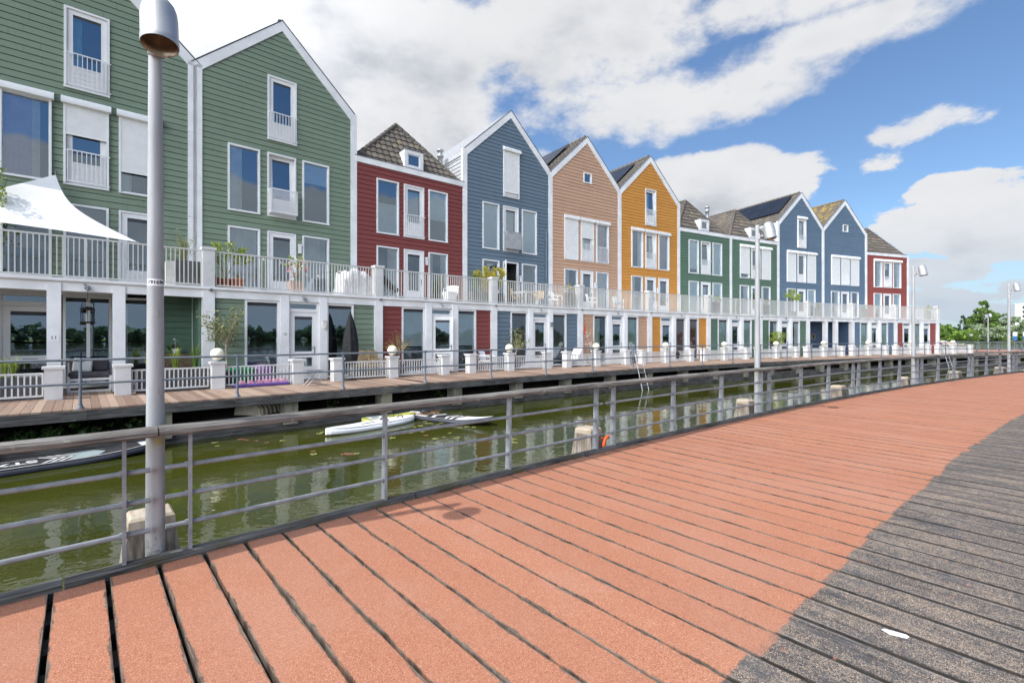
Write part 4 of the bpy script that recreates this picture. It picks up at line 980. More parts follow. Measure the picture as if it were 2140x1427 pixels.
for k in range(-1, 8):
    sb = k * HPER
    t = thing('boardwalk_railing', 'steel railing section with weathered timber handrail %s' % PL[k], 'railing', K(sb + HPER / 2, 0, 0), 0, 'railing sections along the red boardwalk')
    inv = -Vector(K(sb + HPER / 2, 0, 0))
    def L(s, r, z): return K(s, r, z) + inv
    posts = [sb + .2, sb + 1.81, sb + 3.43, sb + 5.06]
    for s in posts:
        q = MB(); X = .0045
        fl = lambda sd: [L(s + sd, .075, -.10), L(s + sd, .15, -.10), L(s + sd, .115, .35), L(s + sd, .075, .925), L(s + sd, .03, .925)]
        pa, pb = [L(s - X, r, z) for r, z in ((.01, -.08), (.112, -.08), (.105, .05), (.072, .925), (.01, .925))], [L(s + X, r, z) for r, z in ((.01, -.08), (.112, -.08), (.105, .05), (.072, .925), (.01, .925))]
        fp = [L(s - .012, .001, -.08), L(s + .012, .001, -.08), L(s + .012, .0095, -.08), L(s - .012, .0095, -.08), L(s - .012, .001, .924), L(s + .012, .001, .924), L(s + .012, .0095, .924), L(s - .012, .0095, .924)]
        q.add(fp, [(3, 2, 1, 0), (4, 5, 6, 7), (0, 1, 5, 4), (1, 2, 6, 5), (2, 3, 7, 6), (3, 0, 4, 7)])
        n = 5; q.add(pa + pb, [tuple(range(n)), tuple(range(2 * n - 1, n - 1, -1))] + [(i, i + n, (i + 1) % n + n, (i + 1) % n) for i in range(n)])
        q.build('post', 'steel', t)
    for z in (.235, .455, .675):
        q = MB(); S = [sb + .2 - .15 + (HPER - .09) * i / 12 for i in range(13)]
        q.tube([L(s, .045, z) for s in S], .0185, 12)
        for s in posts: q.tube([L(s - .028, .045, z), L(s + .022, .045, z)], .025, 12)
        q.build('rail', 'steel', t)
    q = MB(); uv = []; n = 42; rows = []; off = rnd.uniform(0, 60); nn = 10
    for i in range(n + 1):
        s = sb + .004 + (HPER - .008) * i / n; j = lambda a, f: a * (sin(s * f) + .6 * sin(s * f * 2.7 + 1) + .5 * sin(s * f * 5.3 + 2))
        pr = [(-.045, .925), (-.058 + j(.003, 2.1), .935), (-.062 + j(.004, 1.7), .965), (-.050 + j(.003, 2.3), .983 + j(.003, 3.)), (.0, .988 + j(.002, 2.7)), (.06, .988 + j(.003, 1.9)), (.105 + j(.003, 2.), .98), (.115, .96), (.112, .93), (.10, .922)]
        rows.append([L(s, r, z) for r, z in pr])
    cum = [0, .02, .05, .075, .13, .19, .24, .265, .295, .31, .45]
    for i in range(n):
        for k2 in range(nn):
            k3 = (k2 + 1) % nn; q.add([rows[i][k2], rows[i + 1][k2], rows[i + 1][k3], rows[i][k3]], [(3, 2, 1, 0)], 0, True)
            ua, ub = off + HPER * i / n, off + HPER * (i + 1) / n; uv.append([(ua, cum[k2]), (ub, cum[k2]), (ub, cum[k2 + 1]), (ua, cum[k2 + 1])][::-1])
    for rr in (rows[0], rows[-1]): q.add(rr, [tuple(range(nn))]); uv.append([(off, x) for x in cum[:nn]])
    q.uv = uv; q.build('handrail', 'handrail', t)

def lamp(loc, rot, label, number=None, group='street lamps along the red boardwalk'):
    t = thing('street_lamp', label, 'street lamp', loc, rot, group)
    q = MB(); q.lathe([(.062, -1.3), (.062, .2), (.052, 2.), (.042, 4.03), (.039, 4.05), (.001, 4.052)], 24); q.build('pole', 'pole', t)
    q = MB(); q.tube([(0, -.03, 3.80), (0, -.13, 3.80)], .022, 10); q.box(-.05, .05, -.075, -.04, 3.74, 3.86); q.build('arm', 'alu', t)
    T = Matrix.Translation((0, -.25, 3.885)) @ Matrix.Rotation(radians(-11), 4, 'X') @ Matrix.Diagonal((.85, .85, 1.05, 1))
    q = MB(); pr = [(.134, -.165), (.136, -.16), (.136, -.125), (.133, -.122), (.133, .05), (.131, .055), (.128, .09), (.115, .13), (.092, .16), (.06, .182), (.03, .19), (.001, .192)]
    q.lathe(pr, 32, 0, T); hd = q.build('lamp_head', 'alu', t)
    q = MB(); q.lathe([(.133, -.165), (.128, -.163), (.122, -.10), (.112, .02), (.07, .07), (.001, .08)], 28, 0, T); q.build('reflector', 'reflector', hd)
    q = MB(); q.ball((0, 0, 0), .045, 0, 12); o = q.build('bulb', 'globe', hd); o.matrix_local = T
    if number:
        q = MB(); z = 2.055; r0 = .0525
        vs = []; n = 10
        for i in range(n + 1):
            a = -pi / 2 - 1.3 + 2.6 * i / n
            for zz in (z - .026, z + .026): vs.append((r0 * cos(a), r0 * sin(a), zz))
        q.add(vs, [(2 * i, 2 * i + 2, 2 * i + 3, 2 * i + 1) for i in range(n)], 0, True); tg = q.build('number_tag', 'tag', t)
        for i, ch in enumerate(number):
            a = -pi / 2 + (i - 2.5) * .36
            text_mesh(ch, .036, tg, 'ink', Matrix.Translation((.0535 * cos(a), .0535 * sin(a), z)) @ Matrix.Rotation(a + pi / 2, 4, 'Z') @ Matrix.Rotation(pi / 2, 4, 'X'), 'digit', .0007)
    return t
LL = ['nearest street lamp with number tag 191694 and dome head cut by the picture top', 'second nearest street lamp, standing before the dark green houses', 'third street lamp, standing before the brick-red end house', 'fourth street lamp, close to the right edge']
for i in range(4): lamp(K(i * 10.4, .155, 0), Krot(i * 10.4), LL[i], '191694' if i == 0 else None)
PLB = ['behind the nearest lamp', 'with the orange ring on its side', 'standing by the second lamp', 'just left of the third lamp', 'at the third lamp', 'just beyond the third lamp', 'left of the fourth lamp', 'at the fourth lamp']
for i in range(8):
    s = i * 5.2 + (.22 if i else 0); top = .24
    t = thing('timber_pile', 'squat grey wooden pile with pale flat top %s' % PLB[i], 'pile', K(s, .50, ZW), Krot(s) + .15 * sin(i * 2.), 'timber piles along the red boardwalk')
    q = MB(); q.frustum(0, 0, -1.2, .55, .25, .19, 0); q.frustum(0, 0, .55, top - ZW - .08, .19, .150, 0); q.build('trunk', 'pile', t)
    q = MB(); q.frustum(0, 0, top - ZW - .08, top - ZW - .02, .150, .146); q.frustum(0, 0, top - ZW - .02, top - ZW, .146, .128); q.build('cap', 'pile_cap', t)
t = thing('orange_ring', 'orange rope ring hanging on the timber pile under the railing', 'ring', K(5.42, .50, -.02), Krot(5.42), None)
q = MB(); q.tube([(.05, -.22, .12), (.16, -.24, .11)], .008, 6); q.tube([(.19 + .10 * cos(a), -.235, .125 * sin(a)) for a in [2 * pi * i / 20 for i in range(20)]], .026, 8, 0, True); q.build('ring', 'orange', t)

# ------------------------------------------------------------------ things on the quay deck
def leafy(name, label, cat, h, u, n, z, group=None):
    return thing(name, label, cat, W(h, u, n, z), ang(h), group)
def olive(t, hgt, rad, seed, lm='leaf_olive', nl=700, trunk=.9, pot=True, ls=.085, squash=1.1):
    rg = random.Random(seed)
    if pot:
        q = MB(); q.lathe([(.001, .0), (.17, .0), (.23, .42), (.25, .44), (.21, .44), (.20, .38), (.001, .38)], 18); q.build('pot', 'pot_grey', t)
    q = MB(); zb = .36 if pot else 0; q.tube([(0, 0, zb), (.02, 0, zb + trunk * .35), (-.015, .01, zb + trunk * .7), (.02, 0, zb + trunk)], [.032, .026, .024, .022], 8)
    tips = []
    for i in range(11):
        a = rg.uniform(0, 6.28); e = rg.uniform(.3, 1.25); L = rad * rg.uniform(.75, 1.2); s0 = Vector((.01, 0, zb + trunk * rg.uniform(.75, 1.)))
        p = s0 + Vector((cos(a) * cos(e), sin(a) * cos(e), sin(e) * squash)) * L * .5; e2 = p + Vector((cos(a + .4) * cos(e), sin(a + .4) * cos(e), sin(e) * squash)) * L * .6
        q.tube([s0, p, e2], [.013, .008, .003], 5); tips += [p, (p + e2) / 2, e2]
    q.build('trunk', 'bark_pale', t)
    q = MB()
    for p in tips: q.leaves(p, (rad * .28, rad * .28, rad * .30), nl // len(tips), ls, rg, (0,), 0, 0, 3.2, .2)
    q.build('foliage', lm, t)
    return t
def grass_pot(t, seed, box=(.4, .18, .5), hgt=.5, n=90, mat='leaf_lime', pot='pot_grey', spread=.3):
    rg = random.Random(seed); x, y, z = box
    q = MB(); q.box(-x, x, -y, y, 0, z); q.box(-x + .03, x - .03, -y + .03, y - .03, z, z + .004, 1); q.build('planter', [pot, 'soil'], t)
    q = MB()
    for i in range(max(1, int(x / .14))): q.blades((rg.uniform(-x, x) * .75, rg.uniform(-y, y) * .5, z), n, hgt, spread, .007, rg)
    q.build('foliage', mat, t); return t
t = leafy('grass_planter', 'grey planter of tall reddish-green grass at the left edge behind the fence', 'planter', 1, 1.3, -.72, ZD); grass_pot(t, 3, (.62, .18, .50), .55, 60, 'leaf_lime', 'pot_grey', .22)
t = leafy('grass_planter', 'long grey planter with three clumps of green blades before the porch', 'planter', 1, 4.5, -.78, ZD)
q = MB(); q.box(-.85, .8, -.2, .2, 0, .55); q.box(-.82, .77, -.17, .17, .55, .554, 1); q.build('planter', ['pot_grey', 'soil'], t)
for i, x in enumerate((-.55, .0, .45)):
    rg = random.Random(i); q = MB(); q.blades((x, 0, .55), 46, .62 + .08 * i, .30, .011, rg); q.build('grass_clump', 'leaf_lime' if i < 2 else 'leaf', t)
# garden sofa in the porch
t = leafy('garden_sofa', 'white framed garden sofa with dark grey cushions in the porch', 'sofa', 1, 2.78, .62, ZD)
q = MB(); w = .44
for x in (-w, w - .05): q.box(x, x + .05, -.36, -.30, 0, .42); q.box(x, x + .05, .30, .36, 0, .75); q.box(x, x + .05, -.30, .30, .36, .42)
q.box(-w + .05, w - .05, -.36, -.31, .30, .36); q.box(-w, w, .30, .34, .42, .75); q.box(-w + .05, w - .05, -.3, .3, .31, .35); q.box(-w + .05, w - .05, -.355, -.315, .0, .05); q.build('frame', 'white', t)
q = MB(); q.box(-w + .02, w - .02, -.37, .22, .37, .52); o = q.build('seat_cushion', 'cushion', t); b = o.modifiers.new('b', 'BEVEL'); b.width = .05; b.segments = 3
q = MB(); q.box(-w + .04, w - .04, .13, .29, .52, .88); o = q.build('back_cushion', 'cushion', t); b = o.modifiers.new('b', 'BEVEL'); b.width = .05; b.segments = 3
t2 = leafy('pillow', 'white scatter pillow on the dark garden sofa', 'pillow', 1, 2.62, .62, ZD + .52)
q = MB(); q.box(-.2, .2, -.03, .10, 0, .38, 0, Matrix.Rotation(radians(-18), 4, 'X') @ Matrix.Rotation(radians(6), 4, 'Y')); o = q.build('pillow_case', 'pillow', t2); b = o.modifiers.new('b', 'BEVEL'); b.width = .05; b.segments = 3
t = leafy('side_table', 'small white side table between sofa and porch pillar', 'table', 1, 3.42, .35, ZD)
q = MB(); q.box(-.2, .2, -.2, .2, .34, .38); q.build('tabletop', 'white', t)
for x in (-.18, .15):
    for y in (-.18, .15): q = MB(); q.box(x, x + .03, y, y + .03, 0, .34); q.build('leg', 'white', t)
# hanging lantern
t = leafy('lantern', 'black iron lantern hanging from the porch ceiling', 'lantern', 1, 2.74, .5, 2.0)
q = MB(); q.tube([(0, 0, .62), (0, 0, .99)], .006, 6); q.tube([(.13 * cos(a), 0, .40 + .2 * sin(a)) for a in [pi * i / 10 for i in range(11)]], .008, 6); q.build('hanger', 'lantern', t)
q = MB(); q.lathe([(.15, 0), (.16, .03), (.13, .05)], 8); q.lathe([(.15, .35), (.16, .38), (.08, .42), (.02, .45)], 8)
for i in range(8): a = 2 * pi * i / 8; q.tube([(.135 * cos(a), .135 * sin(a), .03), (.135 * cos(a), .135 * sin(a), .37)], .007, 5)
q.build('cage', 'lantern', t)
q = MB(); q.lathe([(.05, .05), (.05, .26), (.001, .27)], 12); q.build('candle', 'pillow', t)
# wicker cabinet with orchids
t = leafy('wicker_cabinet', 'brown wicker cabinet against the porch wall', 'cabinet', 1, 4.82, 1.02, ZD)
q = MB(); q.box(-.42, .38, -.25, .25, .1, .88); q.box(-.45, .41, -.28, .28, .88, .93); q.build('body', 'wicker_brown', t)
for x in (-.38, .3): q = MB(); q.box(x, x + .06, -.22, .22, 0, .1); q.build('leg', 'wicker_brown', t)
t = leafy('orchid_pot', 'white pot with dark leaves and a curved white flower stem on the wicker cabinet', 'plant', 1, 4.72, .98, ZD + .93)
q = MB(); q.lathe([(.001, 0), (.07, 0), (.095, .16), (.085, .16), (.001, .14)], 14); q.build('pot', 'pillow', t)
q = MB(); rg = random.Random(5); q.leaves((-.07, 0, .18), (.16, .12, .12), 40, .12, rg, (0,), 0, 0, 2.5); q.build('foliage', 'leaf_dark', t)
q = MB(); q.tube([(0, 0, .15), (-.02, 0, .34), (.04, 0, .42), (.09, 0, .36)], .006, 5); q.ball((-.03, 0, .43), .035, 0, 8); q.build('flower_stem', 'pillow', t)
t = leafy('flower_pot', 'plain white bucket pot standing before the wicker cabinet', 'pot', 1, 4.52, .5, ZD)
q = MB(); q.lathe([(.001, 0), (.13, 0), (.17, .52), (.18, .54), (.155, .54), (.001, .5)], 18); tag(q.build('pot_body', 'pillow', t))
# in front of house number 10
olive(leafy('olive_tree', 'tall thin olive tree in a pot beside the green house numbered 10', 'olive tree', 2, .34, -.62, ZD), 2.6, .72, 11, nl=1000, trunk=1.02, ls=.095)
t = leafy('toy_basket', 'bright green plastic tub behind the low fence', 'tub', 2, .72, -.62, ZD)
q = MB(); q.lathe([(.001, 0.02), (.24, .02), (.31, .48), (.34, .50), (.30, .51), (.27, .45), (.001, .1)], 18, 0, Matrix.Scale(1.3, 4, Vector((1, 0, 0)))); q.ball((.05, 0, .5), .22, 0, 12, (1.3, .9, .45)); q.build('tub', 'toy_green', t)
t = leafy('toy_crate', 'purple rounded toy seat behind the low fence', 'toy', 2, 1.28, -.60, ZD)
q = MB(); q.ball((0, 0, .42), .27, 0, 14, (1.15, .9, .75)); q.box(-.26, .26, -.2, .2, 0, .38); q.build('seat', 'toy_purple', t)
t = leafy('air_mattress', 'pink and violet inflatable mattress lying under the fence slats', 'air mattress', 2, 1.15, -1.0, ZD)
q = MB(); q.box(-.75, .75, -.30, .38, .0, .09); o = q.build('base', 'navy_plastic', t); b = o.modifiers.new('b', 'BEVEL'); b.width = .04; b.segments = 3
q = MB()
for i in range(6): q.tube([(-.50 + i * .22, -.18, .11), (-.50 + i * .22, .3, .11)], .07, 10)
q.build('pink_tubes', 'toy_pink', t)
t = leafy('folding_stool', 'small chrome folding stool with crossed legs on the open deck', 'stool', 2, 2.34, -1.95, ZD)
q = MB()
for y in (-.15, .15):
    q.tube([(-.24, y, 0), (.20, y, .42)], .012, 6); q.tube([(.24, y, 0), (-.20, y, .42)], .012, 6)
q.build('crossed_legs', 'alu', t)
q = MB(); q.box(-.24, .24, -.17, .17, .415, .44); [q.box(-.24, .24, -.17 + k * .068, -.15 + k * .068, .44, .446) for k in range(6)]; q.build('seat', 'steel', t)
t = leafy('parasol', 'black folded parasol tied up beside the door of number 10', 'parasol', 2, 3.98, -.78, ZD)
q = MB(); q.tube([(0, 0, 0), (0, 0, 2.2)], .022, 8); q.build('pole', 'wicker_brown', t)
q = MB(); vs = []; n = 22
for z, r in ((.50, .13), (.62, .20), (.9, .235), (1.3, .215), (1.7, .16), (2.05, .085), (2.25, .03), (2.29, .004)):
    vs.append([(r * (1 + .22 * cos(k * 2 * pi * 7 / n + z)) * cos(2 * pi * k / n) + .05 * (2.2 - z) * .3, r * (1 + .22 * cos(k * 2 * pi * 7 / n + z)) * sin(2 * pi * k / n), z + .03 * cos(k * 4.4)) for k in range(n)])
for i in range(len(vs) - 1): q.add(vs[i] + vs[i + 1], [(k, (k + 1) % n, n + (k + 1) % n, n + k) for k in range(n)], 0, True)
q.build('folded_canopy', 'black', t)
q = MB(); q.lathe([(.001, 0), (.24, 0), (.24, .05), (.06, .08), (.04, .25), (.001, .25)], 18); q.build('foot', 'blackp', t)
def armchair(t, mat, legm, seat=.42, w=.29, back=.92, slats=0):
    q = MB(); q.box(-w, w, -.28, .26, seat - .03, seat + .02); q.build('seat', mat, t)
    q = MB(); T = Matrix.Translation((0, .25, seat)) @ Matrix.Rotation(radians(-12), 4, 'X'); n = 9; r0, r1 = [], []
    for i in range(n + 1):
        x = -w + 2 * w * i / n; y = -.10 * (abs(x) / w) ** 2; top = (back - seat) - .07 * (x / w) ** 2
        r0.append((x, y, 0.02)); r1.append((x, y, top))
    q.add([T @ Vector(p) for p in r0 + r1] + [T @ (Vector(p) + Vector((0, .025, 0))) for p in r0 + r1], [(i, i + 1, n + 2 + i, n + 1 + i) for i in range(n)] + [(2 * n + 2 + i, 3 * n + 3 + i, 3 * n + 4 + i, 2 * n + 3 + i) for i in range(n)] + [(n + 1 + i, n + 2 + i, 3 * n + 4 + i, 3 * n + 3 + i) for i in range(n)], 0, True)
    q.build('backrest', mat, t)
    for x in (-w, w):
        q = MB(); q.tube([(x, .28, seat + .22), (x, 0, seat + .24), (x, -.26, seat + .2), (x, -.28, seat)], .018, 6); q.build('armrest', legm, t)
        for y in (-.25, .23): q = MB(); q.tube([(x * .92, y, seat), (x, y * 1.1, 0)], .016, 6); q.build('leg', legm, t)
    return t
armchair(thing('rattan_chair', 'rattan armchair beside the folded black parasol', 'chair', W(2, 4.45, -.52, ZD), ang(2) - .5, 'rattan chairs behind the fence'), 'rattan', 'rattan', .42, .31, .98)
armchair(thing('rattan_chair', 'rattan armchair nearer the red house', 'chair', W(2, 5.05, -.45, ZD), ang(2) + .3, 'rattan chairs behind the fence'), 'rattan', 'rattan', .42, .31, .98)
olive(leafy('potted_shrub', 'red and green leaved potted shrub before the dark red house', 'shrub', 3, .52, -.62, ZD), 2., .5, 21, 'leaf_red', 800, .45, True, .075, 1.5)
olive(leafy('potted_shrub', 'upright olive shrub in a pot before the grey-blue house', 'shrub', 4, .78, -.62, ZD), 2., .46, 22, 'leaf_olive', 800, .5, True, .075, 1.7)
armchair(thing('garden_chair', 'white plastic armchair behind the fence of the dark red house', 'chair', W(3, 4.6, -.55, ZD), ang(3) + .5, 'white plastic chairs on the quay'), 'white_plastic', 'white_plastic', .42, .28, .86)
t = leafy('sun_lounger', 'white lounger with raised back before the grey-blue house', 'lounger', 4, 4.35, -.62, ZD)
q = MB(); q.box(-.5, .55, -.28, .28, .30, .35); q.build('seat', 'white_plastic', t)
q = MB(); q.box(0, .62, -.28, .28, 0, .045, 0, Matrix.Translation((.0, 0, .35)) @ Matrix.Rotation(radians(-60), 4, 'Y')); q.build('backrest', 'white_plastic', t)
for x in (-.42, .45): q = MB(); q.box(x - .03, x + .03, -.26, .26, 0, .3); q.build('leg', 'white_plastic', t)
armchair(thing('sling_chair', 'dark grey sling chair in the fence gap of the sand-coloured house', 'chair', W(5, 3.66, -.55, ZD), ang(5) + .35), 'grey_mesh', 'steel_dark', .42, .29, 1.05)
t = leafy('twig_tree', 'bare twiggy ornamental tree with pale buds before the sand-coloured wall', 'tree', 5, .42, -.35, ZD)
rg = random.Random(31); q = MB()
for i in range(16):
    a = rg.uniform(0, 6.28); p = Vector((0, 0, .1)); pts = [p]; d = Vector((cos(a) * .18, sin(a) * .12, .5))
    for k in range(4): p = p + d * rg.uniform(.6, 1.); d = d + Vector((rg.uniform(-.12, .12), rg.uniform(-.1, .1), -.02)); pts.append(p)
    q.tube(pts, [.012, .009, .006, .004, .002], 5)
q.build('twigs', 'bark_pale', t); q = MB(); q.leaves((0, 0, 1.15), (.34, .3, .85), 330, .05, rg, (0,), 12, .2, 1.3); q.build('blossom', 'flower_white', t)
q = MB(); q.lathe([(.001, 0), (.15, 0), (.19, .3), (.001, .28)], 14); q.build('pot', 'pot_grey', t)
t = leafy('windsock', 'orange feather pennant hanging on the pillar by the sand-coloured wall', 'pennant', 5, .20, -.13, 1.75)
q = MB(); q.add([(0, 0, .62), (-.05, 0, .4), (.03, .012, .38), (-.06, 0, .1), (.09, .012, .08), (.04, 0, .0), (.06, .02, .3)], [(0, 1, 2), (1, 3, 6, 2), (3, 5, 4, 6)]); o = q.build('cloth', 'orange', t); o.modifiers.new('s', 'SOLIDIFY').thickness = .01
q = MB(); q.tube([(0, 0, .62), (0, .06, .7)], .006, 5); q.build('cord', 'blackp', t)
t = leafy('hanging_bag', 'black bag hanging over the white fence before the ochre house', 'bag', 6, .85, -1.2, ZD + .22)
q = MB(); q.ball((0, -.07, .2), .16, 0, 14, (.85, .55, 1.3)); q.tube([(-.06, -.06, .36), (-.05, .0, .46), (.05, .0, .46), (.06, -.06, .36)], .012, 6); q.build('bag_body', 'black', t)
def ball_tree(t, r, trunk, seed, mat='leaf_lime', n=900, pot=True):
    rg = random.Random(seed)
    if pot: q = MB(); q.lathe([(.001, 0), (.2, 0), (.26, .42), (.23, .44), (.001, .4)], 16); q.build('pot', 'pot_grey', t)
    q = MB(); q.tube([(0, 0, .3), (.01, 0, trunk)], [.028, .022], 8)
    for i in range(7): a = i * .9; q.tube([(0, 0, trunk - .05), (cos(a) * r * .6, sin(a) * r * .6, trunk + r * .5)], [.012, .004], 5)
    q.build('trunk', 'bark', t)
    q = MB(); q.leaves((0, 0, trunk + r * .7), (r, r, r * .92), n, .09, rg, (0,), 26, .55, 1.7); q.build('foliage', mat, t); return t
ball_tree(leafy('ball_tree', 'round clipped bay tree in a pot on the deck by the second lamp', 'bay tree', 8, 1.06, -.6, ZD), .50, 1.05, 41)
ball_tree(leafy('ball_tree', 'round clipped tree above the balcony rail between green and navy houses', 'bay tree', 8, 4.75, .75, 3.1), .50, 1.3, 42)
# number plates
q = MB(); q.box(-.10, .10, -.006, .0, -.09, .09); o = tag(q.build('number_plate', 'tag', None, W(1, 2.11, -.052, 1.62), ang(1)), 'white plate with house number 11 on the porch pillar', 'number plate'); text_mesh('11', .13, o, 'ink', Matrix.Translation((0, -.007, 0)) @ Matrix.Rotation(pi / 2, 4, 'X'))
q = MB(); q.box(-.10, .10, -.006, .0, -.07, .07); o = tag(q.build('number_plate', 'white_trim', None, W(2, 2.10, -.052, 1.72), ang(2)), 'white plate with house number 10 left of the door', 'number plate'); text_mesh('10', .12, o, 'ink', Matrix.Translation((0.01, -.007, 0)) @ Matrix.Rotation(pi / 2, 4, 'X'))
for h, u, z, lab in ((2, 3.36, 1.98, 'small white wall lamp right of the door of number 10'), (4, 3.36, 2.12, 'grey square wall lamp right of the grey-blue house door')):
    t = leafy('wall_lamp', lab, 'lamp', h, u, -.052, z); q = MB(); q.box(-.06, .06, -.10, 0, 0, .2); q.box(-.075, .075, -.12, 0, .2, .225); q.build('lamp_body', 'pillow' if h == 2 else 'steel', t); q = MB(); q.box(-.045, .045, -.085, -.015, -.05, 0); q.build('lamp_glass', 'globe', t)
for h, lab in ((1, 'small steel spot light on the beam over the porch'), (2, 'small steel spot light on the beam over the door of number 10')):
    t = leafy('spot_light', lab, 'lamp', h, 2.73, -.03, 2.88); q = MB(); q.box(-.05, .05, -.05, 0, -.02, .06); q.tube([(0, -.07, .05), (0, -.09, -.06)], .035, 10); q.build('lamp_body', 'steel', t)
# swimming ladders
for i, (h, u, lab) in enumerate(((5, .25, 'aluminium swimming ladder before the sand-coloured house'), (11, -.27, 'aluminium swimming ladder leaning out before the last navy house'))):
    t = leafy('swimming_ladder', lab, 'ladder', h, u, -3.45, ZD, 'swimming ladders')
    for x in (-.21, .21):
        q = MB(); q.tube([(x, .12, .0), (x, .10, .55), (x, .02, .72), (x, -.12, .66), (x, -.24, .15), (x, -.62, -1.25)], .019, 8); q.build('side_rail', 'alu', t)
    for k in range(5):
        z = .10 - k * .27; y = -.24 - (.15 - z) * .271; q = MB(); q.box(-.21, .21, y - .03, y + .03, z - .01, z + .01); q.build('rung', 'alu', t)
for x, h in ((305, 1),):
    t = leafy('mooring_chain', 'rusty chain hanging from the pipe railing beside the nearest lamp', 'chain', 1, 3.86, -3.56, -.3)
    q = MB(); pts = [(0.02 * sin(i * 1.3), 0, 1.0 - i * .045) for i in range(29)]
    for i in range(28): q.tube([pts[i], pts[i + 1]], .011 if i % 2 else .006, 5)
    q.build('links', 'lantern', t)

# ------------------------------------------------------------------ things on the balconies (floor at 3.1)
ZB = 3.1
def sail():
    A = W(1, 2.07, SB - .12, 6.24); B = W(1, 3.75, .12, 4.24); Cc = W(1, -1.2, .2, 4.35); Dd = W(1, -1.15, 1.0, 4.35)
    t = thing('shade_sail', 'white shade sail stretched from the green wall to the balcony rail', 'shade sail', A, 0)
    n = 26; vs = []; fs = []
    for i in range(n + 1):
        for j in range(n + 1):
            a, b = i / n, j / n
            # edges curve inward like a tensioned cloth
            ca = a + .16 * sin(2 * pi * 0) ; p = (1 - a) * ((1 - b) * A + b * B) + a * ((1 - b) * Dd + b * Cc)
            m = (A + B + Cc + Dd) / 4; pull = .20 * (4 * b * (1 - b) * (1 - 2 * a) ** 2 + 4 * a * (1 - a) * (1 - 2 * b) ** 2) * (1 if True else 0)
            p = p + (m - p) * pull; vs.append(p - A)
    q = MB(); q.add(vs, [(i * (n + 1) + j, (i + 1) * (n + 1) + j, (i + 1) * (n + 1) + j + 1, i * (n + 1) + j + 1) for i in range(n) for j in range(n)], 0, True)
    q.build('cloth', 'sail', t)
    q = MB()
    for p, w in ((A, W(1, 2.07, SB - .02, 6.4)), (B, W(1, 3.78, .0, 4.2))): q.tube([p - A, w - A], .01, 6); 
    q.build('tension_rope', 'steel', t)
sail()
t = leafy('balcony_tree', 'bright green leafy shrub on the leftmost balcony by the sail', 'shrub', 1, .72, 1.25, ZB); rg = random.Random(51)
q = MB(); q.lathe([(.001, 0), (.22, 0), (.28, .5), (.001, .48)], 14); q.build('pot', 'pot_grey', t)
q = MB()
for i in range(6): a = i * 1.05; q.tube([(0, 0, .45), (cos(a) * .2, sin(a) * .2, 1.4), (cos(a) * .5, sin(a) * .5, 2.6)], [.03, .02, .006], 6)
q.build('stem', 'bark', t); q = MB(); q.leaves((0, 0, 2.1), (.52, .55, 1.15), 1200, .09, rg, (0,), 22, .2, 2.); q.build('foliage', 'leaf_lime', t)
t = leafy('fennel_planter', 'grey planter with feathery green plants at the balcony corner', 'planter', 1, 4.85, .55, ZB); rg = random.Random(52)
q = MB(); q.box(-.2, .42, -.2, .2, 0, .78); q.build('planter', 'pot_grey', t); q = MB(); q.box(-.42, -.21, -.2, .2, 0, .74); q.build('white_planter', 'pillow', t)
q = MB(); q.blades((.0, 0, .75), 140, .85, .45, .004, rg); q.leaves((.0, 0, 1.1), (.5, .35, .5), 420, .06, rg, (0,), 14, .1, 4.); q.build('foliage', 'leaf_olive', t)
t = leafy('climbing_shrub', 'loose lime green shrub rising over the balcony post of number 10', 'shrub', 2, .52, .5, ZB); rg = random.Random(53)
q = MB(); q.lathe([(.001, 0), (.16, 0), (.2, .3), (.22, .33), (.18, .33), (.001, .3)], 14); q.build('pot', 'terracotta', t)
q = MB(); st = [((0, 0, .3), (-.1, 0, .8), (-.5, 0, 1.15)), ((0, 0, .3), (.1, 0, .9), (.15, 0, 1.45)), ((0, 0, .3), (.25, 0, .85), (.75, 0, 1.05)), ((0, 0, .3), (-.2, 0, 1.), (-.2, .1, 1.4)), ((0, 0, .3), (.3, 0, 1.), (.5, 0, 1.3))]
for s in st: q.tube(s, [.014, .01, .004], 5)
q.build('stem', 'bark_pale', t); q = MB()
for s in st:
    for k in range(1, 7): f = k / 6; p = Vector(s[1]).lerp(Vector(s[2]), f); q.leaves(p, (.15, .13, .13), 26, .085, rg, (0,), 0, 0, 1.7)
q.build('foliage', 'leaf_lime', t)
for u, r, lab in ((.20, .17, 'terracotta pot with stubby plant nearest the balcony post'), (.84, .2, 'shallow terracotta bowl with aloe on the balcony')):
    t = leafy('terracotta_pot', lab, 'pot', 2, u, .36, ZB, 'terracotta pots on the balcony'); rg = random.Random(int(u * 99))
    q = MB(); q.lathe([(.001, 0), (r * .75, 0), (r, .30), (r + .02, .30), (r + .02, .35), (r - .02, .35), (.001, .31)], 16); q.build('pot', 'terracotta', t)
    q = MB(); q.blades((0, 0, .32), 24, .26, .16, .012, rg); q.build('foliage', 'leaf_olive', t)
t = leafy('flower_pot', 'pink square pot with coral flowers on the balcony of number 10', 'flower pot', 2, 2.58, .42, ZB); rg = random.Random(55)
q = MB(); q.frustum(0, 0, 0, .42, .16, .2); q.build('pot', 'pot_pink', t)
q = MB(); [q.tube([(0, 0, .4), (x * .5, 0, .85), (x, y, z)], [.01, .008, .003], 5) for x, y, z in ((-.15, .1, 1.2), (.1, 0, 1.25), (.3, 0, .95), (-.2, -.1, .9), (.4, 0, .75))]; q.build('stem', 'leaf', t)
q = MB(); q.leaves((.05, 0, 1.02), (.36, .25, .34), 190, .08, rg, (0,), 10, .1, 1.5); q.build('foliage', 'leaf_lime', t)
